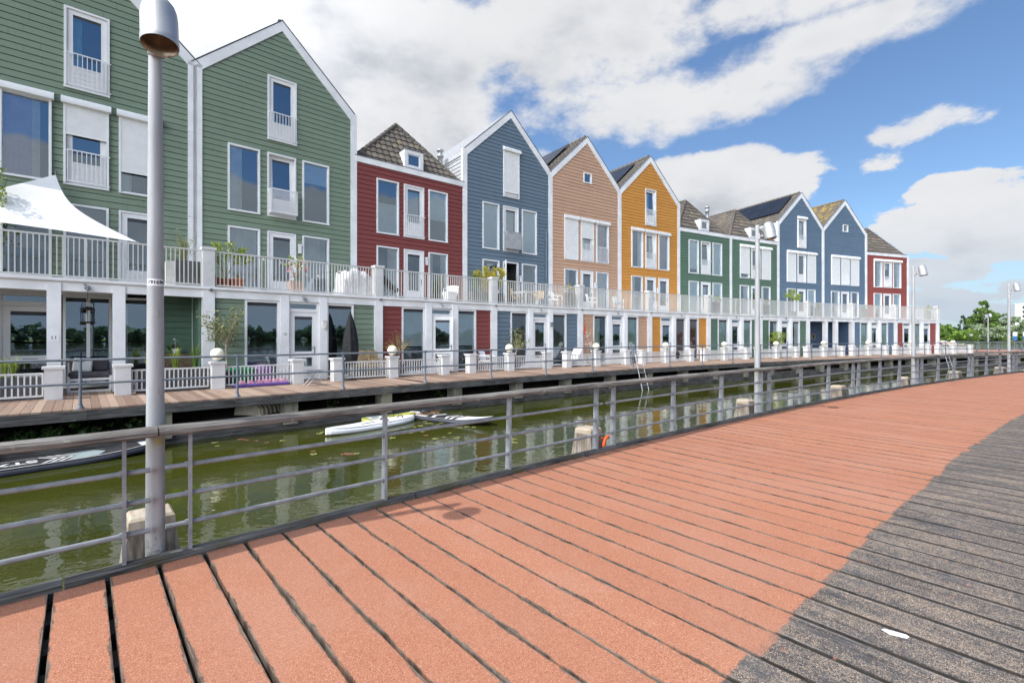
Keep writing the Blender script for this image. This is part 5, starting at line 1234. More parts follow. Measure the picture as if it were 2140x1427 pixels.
q = MB(); q.leaves((.05, 0, 1.02), (.42, .28, .38), 120, .085, rg, (0, 1), 12, .3, 1.1); q.build('blossom', ['flower_pink', 'flower_white'], t)
t = leafy('string_lights', 'white bulb string lights draped along the balcony rail', 'string lights', 2, 0, .0, ZB); q = MB(); pts = []
bu = [(1.05, .92), (1.5, .98), (2.0, .93), (2.3, .95), (2.62, .78), (2.85, .62), (3.2, .60), (3.95, .82), (4.55, .80), (4.75, .78)]
q.tube([(u, .04, z + .07) for u, z in bu], .005, 5); q.build('cable', 'lantern', t)
for u, z in bu: q = MB(); q.ball((u, .04, z), .042, 0, 10); q.tube([(u, .04, z + .03), (u, .04, z + .07)], .012, 6); q.build('bulb', 'pillow', t)
t = leafy('covered_furniture', 'garden furniture under a crumpled grey and white cover on the balcony', 'covered furniture', 2, 4.85, .85, ZB); rg = random.Random(56)
n = 24; vs = []
for i in range(n + 1):
    for j in range(n + 1):
        x, y = -1 + 2 * i / n, -1 + 2 * j / n; e = max(abs(x), abs(y)); top = 1.0 - .25 * abs(x + .1) + .06 * sin(x * 9 + y * 3) + .05 * sin(y * 8 - x * 4)
        z = top if e < .72 else max(0.02, top * (1 - ((e - .72) / .28) ** .7)); k = .72 + (e - .72) * .55 if e > .72 else e; f = k / e if e > 0 else 1
        vs.append((x * f * .78 + .025 * sin(z * 14 + x * 5), y * f * .62 + .03 * sin(x * 17), z))
q = MB(); q.add(vs, [(i * (n + 1) + j, (i + 1) * (n + 1) + j, (i + 1) * (n + 1) + j + 1, i * (n + 1) + j + 1) for i in range(n) for j in range(n)], 0, True); q.build('cover', 'cover', t)
t = leafy('deck_chair', 'folded dark deck chair leaning at the balcony corner of the dark red house', 'deck chair', 3, .72, .55, ZB)
q = MB(); T = Matrix.Rotation(radians(48), 4, 'Y'); q.box(-.02, .02, -.28, .28, -.1, .95, 0, Matrix.Translation((-.45, 0, .9)) @ Matrix.Rotation(radians(128), 4, 'Y')); q.build('sling', 'black', t)
q = MB()
for y in (-.3, .3): q.tube([(-.42, y, .95), (.5, y, .0)], .018, 6); q.tube([(-.3, y, 0), (.15, y, .5)], .018, 6)
q.build('frame', 'steel', t)
t = leafy('planter_tub', 'white tapered tub on the balcony of the dark red house', 'tub', 3, 3.38, .45, ZB); q = MB(); q.frustum(0, 0, 0, .44, .17, .23); q.box(-.19, .19, -.19, .19, .44, .444, 1); q.build('tub_body', ['white_plastic', 'soil'], t)
armchair(thing('balcony_chair', 'white chair behind the white tub on the dark red balcony', 'chair', W(3, 3.75, .9, ZB), ang(3) - .8), 'white_plastic', 'white_plastic', .42, .27, .82)
for h, u, mat, nn, lab in ((3, 4.9, 'leaf', 170, 'dark planter with arching green reed on the balcony corner'), (3, 5.35, 'leaf_yellow', 260, 'yellow-green bamboo bush over the balcony post of the grey-blue house'), (4, .62, 'leaf_yellow', 220, 'yellow bamboo bush right of the balcony post by the grey-blue house')):
    t = leafy('bamboo_planter', lab, 'planter', h, u, .72, ZB); rg = random.Random(int(u * 77))
    q = MB(); q.box(-.3, .3, -.22, .22, 0, .55); q.build('planter', 'pot_grey', t)
    q = MB(); q.blades((0, 0, .5), nn, 1.15, .75, .008, rg)
    if mat != 'leaf': q.leaves((0, 0, 1.2), (.55, .42, .52), 1500, .10, rg, (0,), 16, .1, 3.2)
    q.build('foliage', mat, t)
for h, u, n, rz, mat, lab in ((4, 1.95, .8, .9, 'rattan', 'tan armchair left of the white balcony table'), (4, 3.25, .8, -.9, 'rattan', 'tan armchair right of the white balcony table'), (4, 4.3, .7, .4, 'white_plastic', 'white chair on the grey-blue house balcony'), (5, 1.6, .8, .8, 'white_plastic', 'white chair on the left of the sand house balcony'), (5, 3.6, .8, -.6, 'grey_mesh', 'grey chair on the right of the sand house balcony'), (6, 1.2, .8, .5, 'white_plastic', 'white chair on the ochre house balcony')):
    armchair(thing('balcony_chair', lab, 'chair', W(h, u, n, ZB), ang(h) + rz, 'chairs on the balconies'), mat, 'white', .43, .28, .88)
t = leafy('balcony_table', 'white table between the tan balcony chairs', 'table', 4, 2.6, .8, ZB); q = MB(); q.box(-.45, .45, -.35, .35, .70, .74); q.build('tabletop', 'white', t)
for x in (-.4, .36):
    for y in (-.3, .26): q = MB(); q.box(x, x + .04, y, y + .04, 0, .70); q.build('leg', 'white', t)
for h, u, mat, sz, lab in ((4, 4.9, 'leaf_yellow', .26, 'yellow grass in a rail box left of the sand house post'), (7, 1.1, 'leaf_lime', .34, 'green plant behind the rail of the first dark green house'), (8, .95, 'leaf_red', .30, 'brownish potted bush behind the rail of the second dark green house'), (9, 1.6, 'leaf_lime', .2, 'small plants on the rail of the first navy house'), (10, 1.8, 'leaf_lime', .2, 'small plants on the rail of the mossy-roofed navy house'), (11, 4.54, 'leaf_yellow', .3, 'yellow-green plant on the rail of the end house')):
    t = leafy('rail_plant', lab, 'plant', h, u, .28, ZB + .45); rg = random.Random(h * 5 + 1); q = MB(); q.box(-.3, .3, -.1, .1, -.45, .35); q.build('planter', 'pot_grey', t)
    q = MB(); q.leaves((0, 0, .55), (sz * 1.5, sz * .7, sz), 240, .08, rg, (0,), 8, .1, 2.2); q.blades((0, 0, .35), 40, .4, .3, .006, rg); q.build('foliage', mat, t)

# ------------------------------------------------------------------ boards and boats
def board_shape(L, Wd, T, nose=.5, tail=.35, rocker=.06, n=28, sq=2.2, m=10):
    """a paddle board lying along x, nose at +x; returns rows of cross-section points and a width function"""
    def wid(f):           # f 0..1 tail -> nose
        a = min(1, (f / tail)) if f < tail else min(1, (1 - f) / nose); return Wd / 2 * (max(0, 1 - (1 - a) ** sq)) ** (1 / sq if sq > 1 else 1)
    return wid, (lambda f: rocker * max(0, (f - .6) / .4) ** 2 + rocker * .3 * max(0, (.2 - f) / .2) ** 2)
def paddle_board(t, L, Wd, T, rail, deckm, nose=.5, tail=.3, rocker=.08, round_tail=True):
    wid, roc = board_shape(L, Wd, T, nose, tail, rocker); n = 36; cs = 12
    q = MB(); rows = []
    for i in range(n + 1):
        f = i / n; w = max(.012, wid(.002 + .996 * f)); z = roc(f); x = -L / 2 + L * f; row = []
        for k in range(cs):
            a = 2 * pi * k / cs; c, s = cos(a), sin(a)
            row.append((x, math.copysign(abs(c) ** .5, c) * w, z + T / 2 + math.copysign(abs(s) ** .7, s) * T / 2))
        rows.append(row)
    for i in range(n): q.add(rows[i] + rows[i + 1], [(k, (k + 1) % cs, cs + (k + 1) % cs, cs + k) for k in range(cs)], 0, True)
    q.add(rows[0], [tuple(range(cs))]); q.add(rows[-1], [tuple(range(cs))[::-1]])
    q.build('hull', rail, t)
    def patch(f0, f1, frac, mat, name, lift=.004, v0=-1., v1=1., skew=0.):
        p = MB(); m = 14; vs = []
        for i in range(m + 1):
            f = f0 + (f1 - f0) * i / m; w = wid(f) * frac; z = roc(f) + T + lift
            for j in range(7):
                v = v0 + (v1 - v0) * j / 6; ff = f + skew * (1 - abs(v)); vs.append((-L / 2 + L * ff, w * v, roc(ff) + T + lift))
        p.add(vs, [(i * 7 + j, (i + 1) * 7 + j, (i + 1) * 7 + j + 1, i * 7 + j + 1) for i in range(m) for j in range(6)]); return p.build(name, mat, t)
    patch(.006, .994, .88, deckm, 'top_deck', .002)
    return wid, roc, patch
hd = .879
t = thing('paddle_board', 'black and white paddle board with chevrons and letters floating at the left edge', 'paddle board', (-8.62, 8.78, ZW - .03), hd)
wid, roc, patch = paddle_board(t, 3.5, .80, .15, 'board_dark', 'board_white', .45, .32, .10)
patch(.16, .90, .80, 'board_pad', 'black_pad', .005)
patch(.575, .70, .78, 'board_grey', 'grey_panel', .008, skew=.045)
for i in range(3): patch(.475 + i * .033, .488 + i * .033, .76, 'board_white', 'chevron', .009, skew=.06)
text_mesh('STX', .34, t, 'board_white', Matrix.Translation((-3.5 / 2 + 3.5 * .385, -.02, .15 + .012)) @ Matrix.Rotation(pi, 4, 'Z'), 'lettering', .008)
for f, s in ((.1, 1), (.1, -1), (.16, 1), (.16, -1)): pass
q = MB(); pz = .15 + .012; q.tube([(-1.62, -.2, pz), (-1.36, .2, pz), (-1.36, -.2, pz), (-1.62, .2, pz)], .008, 5); q.build('bungee', 'blackp', t)
t = thing('surf_board', 'plain white pointed board floating beside the quay', 'board', (-3.66, 12.55, ZW - .02), .93 + pi)
wid, roc, patch = paddle_board(t, 2.75, .66, .16, 'board_white', 'board_white', .72, .45, .05)
q = MB(); q.box(-.05, .35, -.012, .012, .165, .172); q.box(-.38, -.33, .12, .15, .16, .20); q.box(-.38, -.33, -.15, -.12, .16, .20); q.tube([(-.95, .06, .16), (-.92, .05, .22), (-.88, -.05, .22), (-.86, -.06, .16)], .014, 6); q.build('fittings', 'blackp', t)
t = thing('small_board', 'short lime green board floating against the timber wall', 'board', W(2, 3.75, -3.98, ZW - .02), ang(2) - .15)
wid, roc, patch = paddle_board(t, 1.55, .72, .14, 'board_lime', 'board_lime', .35, .3, .05); patch(.10, .42, .70, 'board_white', 'white_patch', .006); patch(.17, .30, .38, 'board_grey', 'grey_patch', .009)
q = MB(); q.tube([(-.3, -.22, .16), (-.1, .2, .17), (.05, -.2, .17), (.2, .22, .17)], .009, 5); q.build('bungee', 'blackp', t)
a0 = Vector((-3.05, 14.25)); a1 = Vector((-.52, 12.78)); cc = (a0 + a1) / 2
t = thing('paddle_board', 'black and white striped paddle board with a pile of twigs on its tail', 'paddle board', (cc.x, cc.y, ZW - .02), atan2(a1.y - a0.y, a1.x - a0.x))
wid, roc, patch = paddle_board(t, 2.95, .74, .14, 'board_dark', 'board_white', .45, .3, .14)
for f0, f1, sk in ((.30, .36, -.05), (.40, .52, -.05), (.545, .575, -.04), (.60, .64, -.03)): patch(f0, f1, .82, 'board_pad', 'black_stripe', .006, skew=sk)
q = MB(); q.tube([(.75, -.16, .165), (.92, .16, .17), (1.0, -.14, .18), (1.12, .12, .19)], .008, 5); q.build('bungee', 'blackp', t)
t = thing('twig_heap', 'heap of dry brown twigs and a dark bag on the striped board', 'twigs', (cc.x + (a0 - cc).x * .55, cc.y + (a0 - cc).y * .55, ZW + .12), .3); rg = random.Random(61)
q = MB()
for i in range(90): a = rg.uniform(0, 6.28); p = Vector((rg.gauss(0, .2), rg.gauss(0, .11), rg.uniform(0, .05))); d = Vector((cos(a), sin(a), rg.uniform(-.1, .5))) * rg.uniform(.08, .2); q.tube([p, p + d], .005, 4)
q.build('twigs', 'twig', t); q = MB(); q.ball((-.05, .05, .08), .13, 0, 12, (1.3, .8, .5)); q.build('bag', 'blackp', t)
def rowboat(t, L, Wd, Hh, mat, inner, flip=False):
    n = 14; q = MB(); r0, r1, r2 = [], [], []
    for i in range(n + 1):
        f = i / n; w = Wd / 2 * (1 - max(0, (f - .45) / .55) ** 2.2) * (1 - .25 * max(0, (.3 - f) / .3)); x = -L / 2 + L * f; sh = .25 * max(0, f - .5) ** 2
        for rr, ww, z in ((r0, w * .55, 0), (r1, w * .92, Hh * .55), (r2, w, Hh + sh)): rr.append((ww, x, z))
    sec = []
    for i in range(n + 1):
        a, b, c = r0[i], r1[i], r2[i]; sec.append([(c[1], -c[0], c[2]), (b[1], -b[0], b[2]), (a[1], -a[0], a[2]), (a[1], a[0], a[2]), (b[1], b[0], b[2]), (c[1], c[0], c[2])])
    for i in range(n): q.add(sec[i] + sec[i + 1], [(k, k + 1, 7 + k, 6 + k) for k in range(5)], 0, True)
    q.add(sec[0], [tuple(range(6))]); o = q.build('hull', mat, t); o.modifiers.new('s', 'SOLIDIFY').thickness = .04
    for f in (.3, .6):
        w = Wd / 2 * .9; q = MB(); q.box(-L / 2 + L * f - .12, -L / 2 + L * f + .12, -w * (1 - max(0, (f - .45) / .55) ** 2.2), w * (1 - max(0, (f - .45) / .55) ** 2.2), Hh * .7, Hh * .7 + .03); q.build('thwart', inner, t)
t = thing('rowing_boat', 'old pale upturned dinghy stored under the quay deck', 'boat', W(2, 1.05, -2.35, .02), ang(2) + .75); rowboat(t, 1.9, .95, .36, 'hull', 'bark'); t.rotation_euler[0] = pi
# water lilies, one by one
LQ = None; rg = random.Random(71); spots = [(448, 925), (455, 932), (505, 918), (515, 920), (536, 921), (558, 925), (590, 921), (667, 906), (672, 903), (686, 899), (655, 943), (722, 949), (735, 949), (820, 915), (858, 905), (870, 899), (884, 902), (905, 893), (915, 888), (922, 884), (893, 885), (878, 890), (866, 893), (850, 900), (890, 910), (928, 914), (955, 915), (910, 917), (940, 905), (962, 894), (975, 892), (990, 893), (1073, 918), (1075, 925), (880, 878), (889, 881), (900, 885), (845, 884), (655, 949), (745, 948)]
for i, (x, y) in enumerate(spots):
    dd = (1.65 - ZW) * 993. / (y - 703.3); p = ((x - 1070) / 993. * dd, dd, ZW + .006)
    r = .085 * rg.uniform(.7, 1.3); q = MB(); n = 14; vs = [(0, 0, 0)] + [(r * cos(.25 + (2 * pi - .5) * k / n), r * sin(.25 + (2 * pi - .5) * k / n), .004 * sin(k * 1.7)) for k in range(n + 1)]
    q.add(vs, [(0, k + 1, k + 2) for k in range(n)]); red = i in (2, 3, 4, 5, 10, 11, 12, 24)
    o = q.build('lily_pad', 'lily_red' if red else 'lily', None, p, rg.uniform(0, 6)); o.scale[1] = .8
    tag(o, 'small %s lily leaf floating on the canal by the boards' % ('reddish' if red else 'yellow-green'), 'lily pad', 'red lily leaves on the canal' if red else 'yellow-green lily leaves on the canal')
q = MB(); rg = random.Random(72)
for i in range(60):
    u = rg.uniform(.0, 3.9); n = rg.uniform(-3.3, -1.6); p = W(1, u, n, -.35 + (n + 3.2) * .1); q.leaves(p, (.3, .3, .16), 46, .07, rg, (0,), 3, 0, 1.5)
for i in range(26):
    u = rg.uniform(.5, 5.4); n = rg.uniform(-3.1, -1.2); p = W(2 + (i % 3 == 0), u, n, -.3 + (n + 3.2) * .1); q.leaves(p, (.22, .2, .12), 26, .06, rg, (0,), 3, 0, 1.5)
tag(q.build('ground_cover', 'leaf_dark'), kind='stuff')
t = thing('paint_scrap', 'white torn scrap lying on the grey boards at the lower right', 'scrap', (2.125, 2.63, .004), -.45)
q = MB(); q.prism([(-.06, -.02), (-.045, -.034), (.05, -.02), (.06, -.004), (.045, .018), (-.03, .016)], -.001, .0015); o = q.build('scrap', 'board_white', t); o.rotation_euler = (pi / 2, 0, 0)

# ------------------------------------------------------------------ the far side of the lake
M['pier_red'] = plain('pier_planks', (.34, .16, .115), .9, var=.12)
q = MB(); q.box(40, 150, 50.5, 58.2, -.1, .05); q.box(40, 150, 50.4, 50.5, -.35, .05, 1); [q.box(x, x + .3, 51, 58, -1.2, -.1, 1) for x in range(42, 150, 4)]; tag(q.build('pier', ['pier_red', 'beam']), kind='structure')
for k, y in enumerate((50.7, 58.0)):
    t = thing('pier_railing', 'dark steel railing on the %s edge of the distant red pier' % ('near', 'far')[k], 'railing', (40, y, .05), 0, 'railings of the distant pier')
    for i in range(45):
        q = MB(); q.frustum(i * 2.4, 0, 0, .92, .05, .03); q.box(i * 2.4 - .2, i * 2.4 + .2, -.06, .06, .9, .98); q.build('post', 'steel_dark', t)
    for z in (.3, .6, .97): q = MB(); q.tube([(0, 0, z), (108, 0, z)], .025, 6); q.build('rail', 'steel_dark', t)
lamp((50.4, 50.3, 0.), 0, 'distant street lamp standing at the red pier')
M['far_bank'] = M['bank']
q = MB(); q.add([(120, 246, ZW - .2), (900, 330, ZW - .2), (900, 246, ZW - .2)], [(0, 1, 2)]); 
land = [(150, 246), (420, 250), (900, 300), (900, 800), (100, 800), (60, 400), (90, 300)]
q = MB(); n = len(land); vs = [(x, y, -.8) for x, y in land] + [(x + (5 if x > 200 else 6), y + 6, .5) for x, y in land]
q.add(vs, [tuple(range(n, 2 * n))] + [(i, (i + 1) % n, (i + 1) % n + n, i + n) for i in range(n)]); tag(q.build('far_shore', 'bank'), kind='structure')
rg = random.Random(81)
def far(x, D): return (x - 1070) / 993. * D
def tree(label, x, D, ytop, wpx, mat, trunk=.25, nl=1500, ls=1.2, shape=1., cat='tree', name='far_tree', ybot=712, pts=None, cs=.3):
    top = 1.65 + (703.3 - ytop) / 993. * D; hw = wpx / 2 / 993. * D
    t = thing(name, label, cat, (far(x, D), D, 0.), 0, 'trees on the far shore'); q = MB()
    q.tube([(0, 0, 0), (.1, 0, top * .4), (0, 0, top * .85)], [top * .018 + .1, top * .014, .05], 7)
    for i in range(7): a = i * 2.4; z = top * (.25 + .08 * i); q.tube([(0, 0, z), (cos(a) * hw * .6, sin(a) * hw * .6, z + top * .12)], [.12, .03], 5)
    q.build('trunk', 'bark', t); q = MB()
    for (cx, cz, rx, rz, k) in (pts or [(0, .55, 1., .46, 1.)]):
        q.leaves((cx * hw, 0, cz * top), (rx * hw, rx * hw, rz * top), int(nl * k), ls, rg, (0,), max(6, int(22 * k)), .35, 1.3, 0, cs)
    q.build('foliage', mat, t); return t
tree('round dark green tree right beside the end of the house row', 1978, 250, 678, 30, 'leaf_far', nl=1400, pts=[(0, .55, 1., .44, 1)])
tree('thin dark conifer left of the tall tree group', 2014, 262, 657, 22, 'leaf_far_dark', nl=500, ls=1., pts=[(0, .38, 1., .3, .6), (0, .7, .55, .3, .4)], cs=.22)
tree('dark bluish tree leaning on the tallest tree', 2034, 262, 650, 34, 'leaf_far_dark', nl=1500, pts=[(0, .4, 1., .38, .7), (.15, .75, .55, .25, .3)])
tree('tallest tree of the far shore with bright green crown', 2056, 256, 630, 52, 'leaf_far', nl=3200, pts=[(-.1, .33, 1.2, .33, .5), (.1, .6, .8, .28, .35), (.05, .85, .42, .16, .2)])
tree('silvery willow shrub in front of the tallest tree', 2062, 248, 677, 56, 'leaf_silver', nl=1700, ls=1., pts=[(0, .5, 1, .48, 1)])
tree('big silvery green willow left of the fourth lamp', 2108, 249, 655, 66, 'leaf_silver', nl=2600, ls=1., pts=[(0, .45, 1., .44, .8), (-.2, .8, .4, .2, .25)])
tree('mid green tree behind the distant lamp', 2086, 258, 667, 44, 'leaf_far', nl=1500)
tree('bright green bush by the water at the left of the far shore', 2000, 247, 690, 30, 'leaf_far_lime', nl=900, ls=.9, name='far_bush', cat='bush')
tree('low lime bush between the white sheds', 2020, 248, 690, 36, 'leaf_far', nl=900, ls=.9, name='far_bush', cat='bush')
tree('low lime bush under the silvery willow', 2042, 250, 684, 36, 'leaf_far_lime', nl=900, ls=.9, name='far_bush', cat='bush')
tree('round bush right of the silver willow shrub', 2082, 247, 688, 40, 'leaf_far', nl=1100, ls=.9, name='far_bush', cat='bush')
tree('green bush under the white apartment block', 2138, 252, 688, 34, 'leaf_far', nl=900, ls=.9, name='far_bush', cat='bush')
tree('large bush beyond the right edge', 2190, 252, 668, 70, 'leaf_far', nl=1500, ls=1., name='far_bush', cat='bush')
tree('wide tree beyond the right edge', 2260, 260, 655, 90, 'leaf_far', nl=1800, ls=1.2)
tree('tree behind the end house of the row', 1930, 262, 672, 60, 'leaf_far', nl=1000)
q = MB(); rg = random.Random(82)
for i in range(240): x = rg.uniform(1985, 2180); D = rg.uniform(246.5, 250); q.leaves((far(x, D), D, .9), (1.6, 1.2, 1.), 14, .9, rg, (0,), 2, 0, 2.2)
tag(q.build('reed_bed', 'leaf_far_lime'), kind='stuff')
q = MB()
for i in range(420): x = rg.uniform(1940, 2300); D = rg.uniform(275, 330); q.leaves((far(x, D), D, rg.uniform(1.5, 4)), (4, 3, 3.), 12, 1.8, rg, (0,), 2, 0, 1.5)
tag(q.build('far_wood', 'leaf_far_lime'), kind='stuff')
for i, (x, y, w, hh, D) in enumerate(((2016, 699, 12, 8, 252), (2034, 701, 11, 7, 251.5))):
    t = thing('garden_shed', ('low white shed left among the far bushes', 'low white shed right among the far bushes')[i], 'shed', (far(x, D), D - 3.4, 0.4), 0, 'white sheds on the far shore'); a = w / 2 / 993 * D; q = MB(); q.box(-a, a, -.6, .6, 0, 1.4); q.build('wall', 'white', t)
    q = MB(); q.prism([(-a - .2, 1.41), (a + .2, 1.41), (0, 2.5)], -.8, .8); q.build('roof', 'white_trim', t)
t = thing('apartment_block', 'white high-rise block with columns of small dark windows at the right edge', 'apartment block', (far(2121, 330), 330, 0), -.8)
q = MB(); q.box(0, 26, 0, 14, 0, 24.); q.box(-.2, 26.2, -.2, 14.2, 24.01, 24.6); q.build('wall', 'render_pale', t)
for fl in range(7):
    for x in (3.6, 6.6, 9.8, 13, 16, 19.5, 23):
        q = MB(); q.box(x, x + 1., -.08, -.01, 2.2 + fl * 3.1, 4.2 + fl * 3.1); q.box(x + 1.1, x + 1.7, -.08, -.01, 3. + fl * 3.1, 4.2 + fl * 3.1); q.build('window', 'rubber', t)
t = thing('sign_board', 'blue and white harbour notice boards on posts at the far water edge', 'sign', (far(2131, 150), 150, -.8))
for x in (-1.6, 1.6): q = MB(); q.tube([(x, 0, -.5), (x, 0, 4.)], .09, 8); q.build('post', 'steel', t)
for x in (-1.6, 1.6): q = MB(); q.box(x - .7, x + .7, -.15, -.1, 1.3, 2.6); q.box(x - .7, x + .7, -.15, -.1, 2.61, 3.9, 1); q.build('panel', ['sign_blue', 'white'], t)
for i, (x, D, m, lab) in enumerate(((1972, 150, 'navy_plastic', 'dark moored boat just right of the end house'), (1979, 128, 'orange', 'small orange moored boat right of the end house'), (1992, 120, 'hull', 'pale moored boat beyond the deck railing'))):
    t = thing('moored_boat', lab, 'boat', (far(x, D), D, ZW - .1), .3 + i, 'boats moored beyond the houses'); rowboat(t, 4.2, 1.7, .7, m, 'bark')
    q = MB(); q.box(-.6, .5, -.5, .5, .6, 1.15); q.build('cabin', 'white', t)
# the shore behind the viewer, seen only in the window panes
sheet('lake_shore', [(60, -260), (400, -60), (700, -100), (700, -700), (-300, -700), (-200, -330)], 'bank', ZW + .5)
q = MB(); rg = random.Random(83)
P0 = [(-210, -320), (60, -262), (400, -62), (640, 40)]
for i in range(900):
    k = rg.choice((0, 1, 1, 1, 1, 2)); f = rg.random(); x = P0[k][0] * (1 - f) + P0[k + 1][0] * f; y = P0[k][1] * (1 - f) + P0[k + 1][1] * f; hgt = 5 + 3 * sin(x * .05) + 2.5 * sin(x * .13 + 1)
    q.leaves((x, y - rg.uniform(4, 20), hgt * .5), (6, 5, hgt * .55), 16, 3.2, rg, (0,), 3, 0, 1.3)
tag(q.build('far_wood', 'leaf_far_dark'), kind='stuff')
# ------------------------------------------------------------------ sky, sun, camera
def world():
    w = bpy.data.worlds.new('World'); scene.world = w; w.use_nodes = True
    t = NT(w.node_tree)
    sx, sy = -.890, -.456; el = radians(59.1)
    sky = t.n('ShaderNodeTexSky', sky_type='NISHITA', sun_disc=False, sun_elevation=el, sun_rotation=atan2(sx, sy), air_density=1.0, dust_density=.4, ozone_density=1.6)
    D = t.n('ShaderNodeVectorMath', {0: t.n('ShaderNodeTexCoord').outputs['Generated']}, operation='NORMALIZE').outputs[0]
    def px(x, y): return atan2(x - 1070, 993.), math.atan2(703.3 - y, hypot(993., x - 1070))
    BL = [(230, 230, 560, 430, 1.15), (760, 130, 420, 300, 1.05), (1180, 90, 330, 200, .85), (1420, 215, 300, 90, .85), (1500, 385, 230, 80, 1.15), (1690, 95, 330, 42, .35), (1560, 20, 500, 50, .4),
          (1930, 268, 150, 42, .62), (1850, 345, 90, 34, .42), (2050, 450, 240, 85, 1.0), (1985, 400, 110, 55, .9), (1950, 565, 130, 30, .6), (2090, 520, 160, 34, .5), (2130, 600, 90, 30, .5), (1990, 620, 90, 18, .45), (2080, 655, 260, 20, .5), (800, 380, 420, 150, .8)]
    def field(vec, det):
        s = t.n('ShaderNodeSeparateXYZ', {0: vec}); az = t.m('ARCTAN2', s.outputs[0], s.outputs[1]); elv = t.m('ARCSINE', s.outputs[2])
        best = None
        for cx, cy, rx, ry, wt in BL:
            a0, e0 = px(cx, cy); da = abs(px(cx + rx, cy)[0] - px(cx - rx, cy)[0]) / 2; de = abs(px(cx, cy - ry)[1] - px(cx, cy + ry)[1]) / 2
            u = t.m('DIVIDE', t.m('SUBTRACT', az, a0), da); v = t.m('DIVIDE', t.m('SUBTRACT', elv, e0), de)
            g = t.m('MULTIPLY', t.m('SUBTRACT', 1., t.m('ADD', t.m('MULTIPLY', u, u), t.m('MULTIPLY', v, v))), wt)
            g = t.m('MAXIMUM', g, -.75)
            best = g if best is None else t.m('SMOOTH_MAX', best, g, .25)
        sun = t.n('ShaderNodeVectorMath', {0: vec, 1: (sx, sy, .35)}, operation='DOT_PRODUCT').outputs['Value']
        clear = t.m('MULTIPLY', t.m('MULTIPLY', t.ramp(az, 1.2, 1.6), t.ramp(az, 2.9, 2.4)), t.ramp(elv, .22, .36))
        low = t.m('MULTIPLY', t.ramp(elv, .37, .21), 1.25)
        back = t.m('ADD', t.m('SUBTRACT', t.m('ADD', t.m('MULTIPLY', t.ramp(sun, -.3, .7), 1.5), low), t.m('MULTIPLY', clear, 1.5)), -.15)
        bank = t.m('MULTIPLY', t.ramp(t.n('ShaderNodeVectorMath', {0: vec, 1: (-.47, -.88, 0)}, operation='DOT_PRODUCT').outputs['Value'], .62, .85), t.ramp(elv, .85, .5))  # unseen cloud bank added behind the viewer to light the shaded facades
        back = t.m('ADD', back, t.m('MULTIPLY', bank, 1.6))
        isback = t.ramp(t.m('ABSOLUTE', az), 1.05, 1.35)
        best = t.n('ShaderNodeMix', {0: isback, 2: best, 3: back}, data_type='FLOAT').outputs[0]
        n1 = t.noise(t.sc(vec, (1, 1, 1.7)), 4.2, det, .6)
        n2 = t.noise(t.sc(vec, (1, 1, 1.9)), 13., det - 3, .6)
        return t.m('ADD', best, t.m('ADD', t.m('MULTIPLY', t.m('SUBTRACT', n1, .5), 3.1), t.m('MULTIPLY', t.m('MULTIPLY', t.m('SUBTRACT', n2, .5), 2.2), t.ramp(elv, .42, .1))))
    d0 = field(D, 9)
    up = t.n('ShaderNodeVectorMath', {0: D, 1: (-.018, -.008, .055)}, operation='ADD').outputs[0]
    d1 = field(t.n('ShaderNodeVectorMath', {0: up}, operation='NORMALIZE').outputs[0], 4)
    ez = t.m('ARCSINE', t.n('ShaderNodeSeparateXYZ', {0: D}).outputs[2])
    mask = t.n('ShaderNodeMix', {0: t.ramp(ez, .42, .26), 2: t.ramp(d0, -.12, .42), 3: t.ramp(d0, .0, .2)}, data_type='FLOAT').outputs[0]
    shade = t.m('ADD', t.m('MULTIPLY', t.ramp(d1, .25, 1.9), .75), t.m('MULTIPLY', t.ramp(d0, .6, 2.6), .35))
    mott = t.ramp(t.noise(t.sc(D, (1, 1, 1.8)), 8.5, 6, .62), .3, .72)
    shade = t.m('MULTIPLY', t.m('ADD', shade, .10), t.m('ADD', .40, t.m('MULTIPLY', mott, 1.05)), clamp=True)
    cloud = t.mix(shade, (CLB, CLB, CLB * 1.01), (CLB * .50, CLB * .545, CLB * .61))
    glow = t.m('ADD', 1., t.m('MULTIPLY', t.ramp(t.n('ShaderNodeVectorMath', {0: D, 1: (sx * .9, sy * .9, .45)}, operation='DOT_PRODUCT').outputs['Value'], -.1, .9), 1.6))
    s0 = t.n('ShaderNodeSeparateXYZ', {0: D}); az0 = t.m('ARCTAN2', s0.outputs[0], s0.outputs[1])
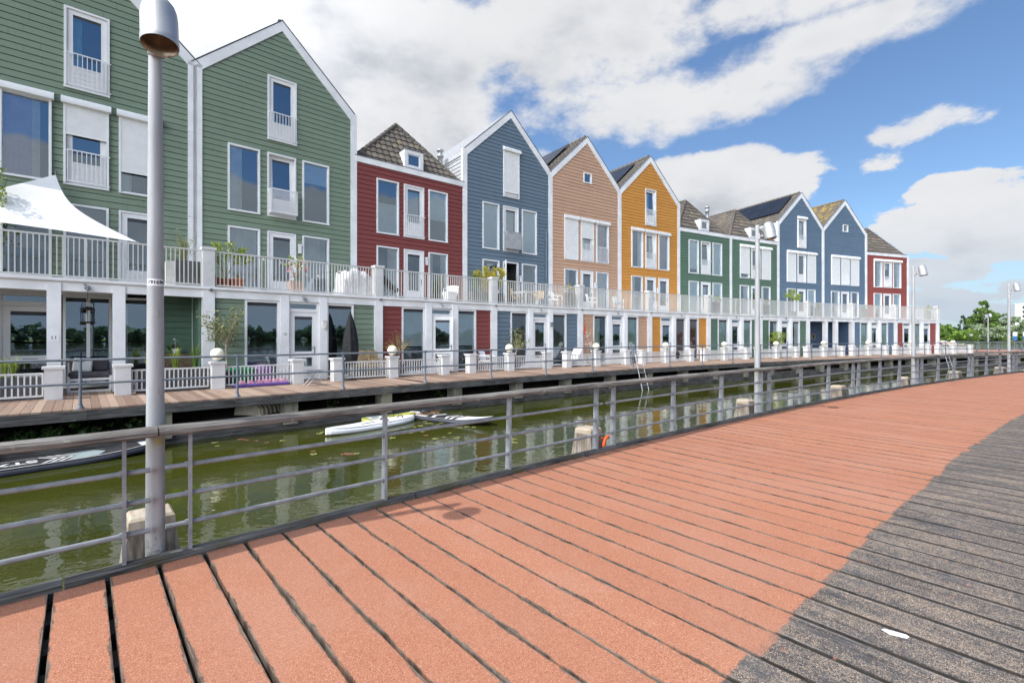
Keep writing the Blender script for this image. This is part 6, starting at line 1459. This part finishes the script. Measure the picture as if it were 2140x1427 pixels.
    dim = t.m('SUBTRACT', 1., t.m('MULTIPLY', t.m('MULTIPLY', t.ramp(az0, 1.75, 2.0), t.ramp(az0, 3.0, 2.5)), .25))
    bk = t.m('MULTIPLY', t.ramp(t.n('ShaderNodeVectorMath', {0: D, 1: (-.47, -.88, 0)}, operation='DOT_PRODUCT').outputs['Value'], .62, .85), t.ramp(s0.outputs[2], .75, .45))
    glow = t.m('ADD', t.m('MULTIPLY', glow, dim), t.m('MULTIPLY', bk, 9.4))  # the added cloud bank is brightened strongly, as fill light on the facades
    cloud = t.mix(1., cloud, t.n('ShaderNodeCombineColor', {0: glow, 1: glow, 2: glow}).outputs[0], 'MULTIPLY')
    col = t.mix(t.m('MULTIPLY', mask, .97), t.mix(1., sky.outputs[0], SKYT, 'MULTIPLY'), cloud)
    z = t.n('ShaderNodeSeparateXYZ', {0: D}).outputs[2]
    haze = t.m('MULTIPLY', t.ramp(z, .22, -.02), .8)
    col = t.mix(haze, col, (CLB * .55, CLB * .68, CLB * .84))
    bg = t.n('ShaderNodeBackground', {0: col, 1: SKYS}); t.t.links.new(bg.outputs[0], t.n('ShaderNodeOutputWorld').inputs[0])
    sl = bpy.data.lights.new('sun', 'SUN'); sl.energy = SUN; sl.angle = radians(.53); sl.color = (1, .955, .89)
    so = bpy.data.objects.new('sun', sl); C.objects.link(so)
    so.rotation_euler = Vector((sx * cos(el), sy * cos(el), sin(el))).to_track_quat('Z', 'Y').to_euler()
SKYS = .15; CLB = 5.05; SUN = 3.4; SKYT = (.80, .93, 1.04, 1); EXPO = .20
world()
cam = bpy.data.cameras.new('camera'); co = bpy.data.objects.new('camera', cam); C.objects.link(co); scene.camera = co
co.location = (0, 0, 1.65); co.rotation_euler = (pi / 2, 0, 0); cam.sensor_width = 36; cam.lens = 993. / 2140 * 36; cam.shift_y = -10.2 / 2140
cam.clip_start = .05; cam.clip_end = 3000
scene.render.resolution_x = 1024; scene.render.resolution_y = 682
vs = scene.view_settings; vs.view_transform = 'Standard'; vs.look = 'None'; vs.exposure = EXPO if 'EXPO' in globals() else 0.; vs.gamma = 1
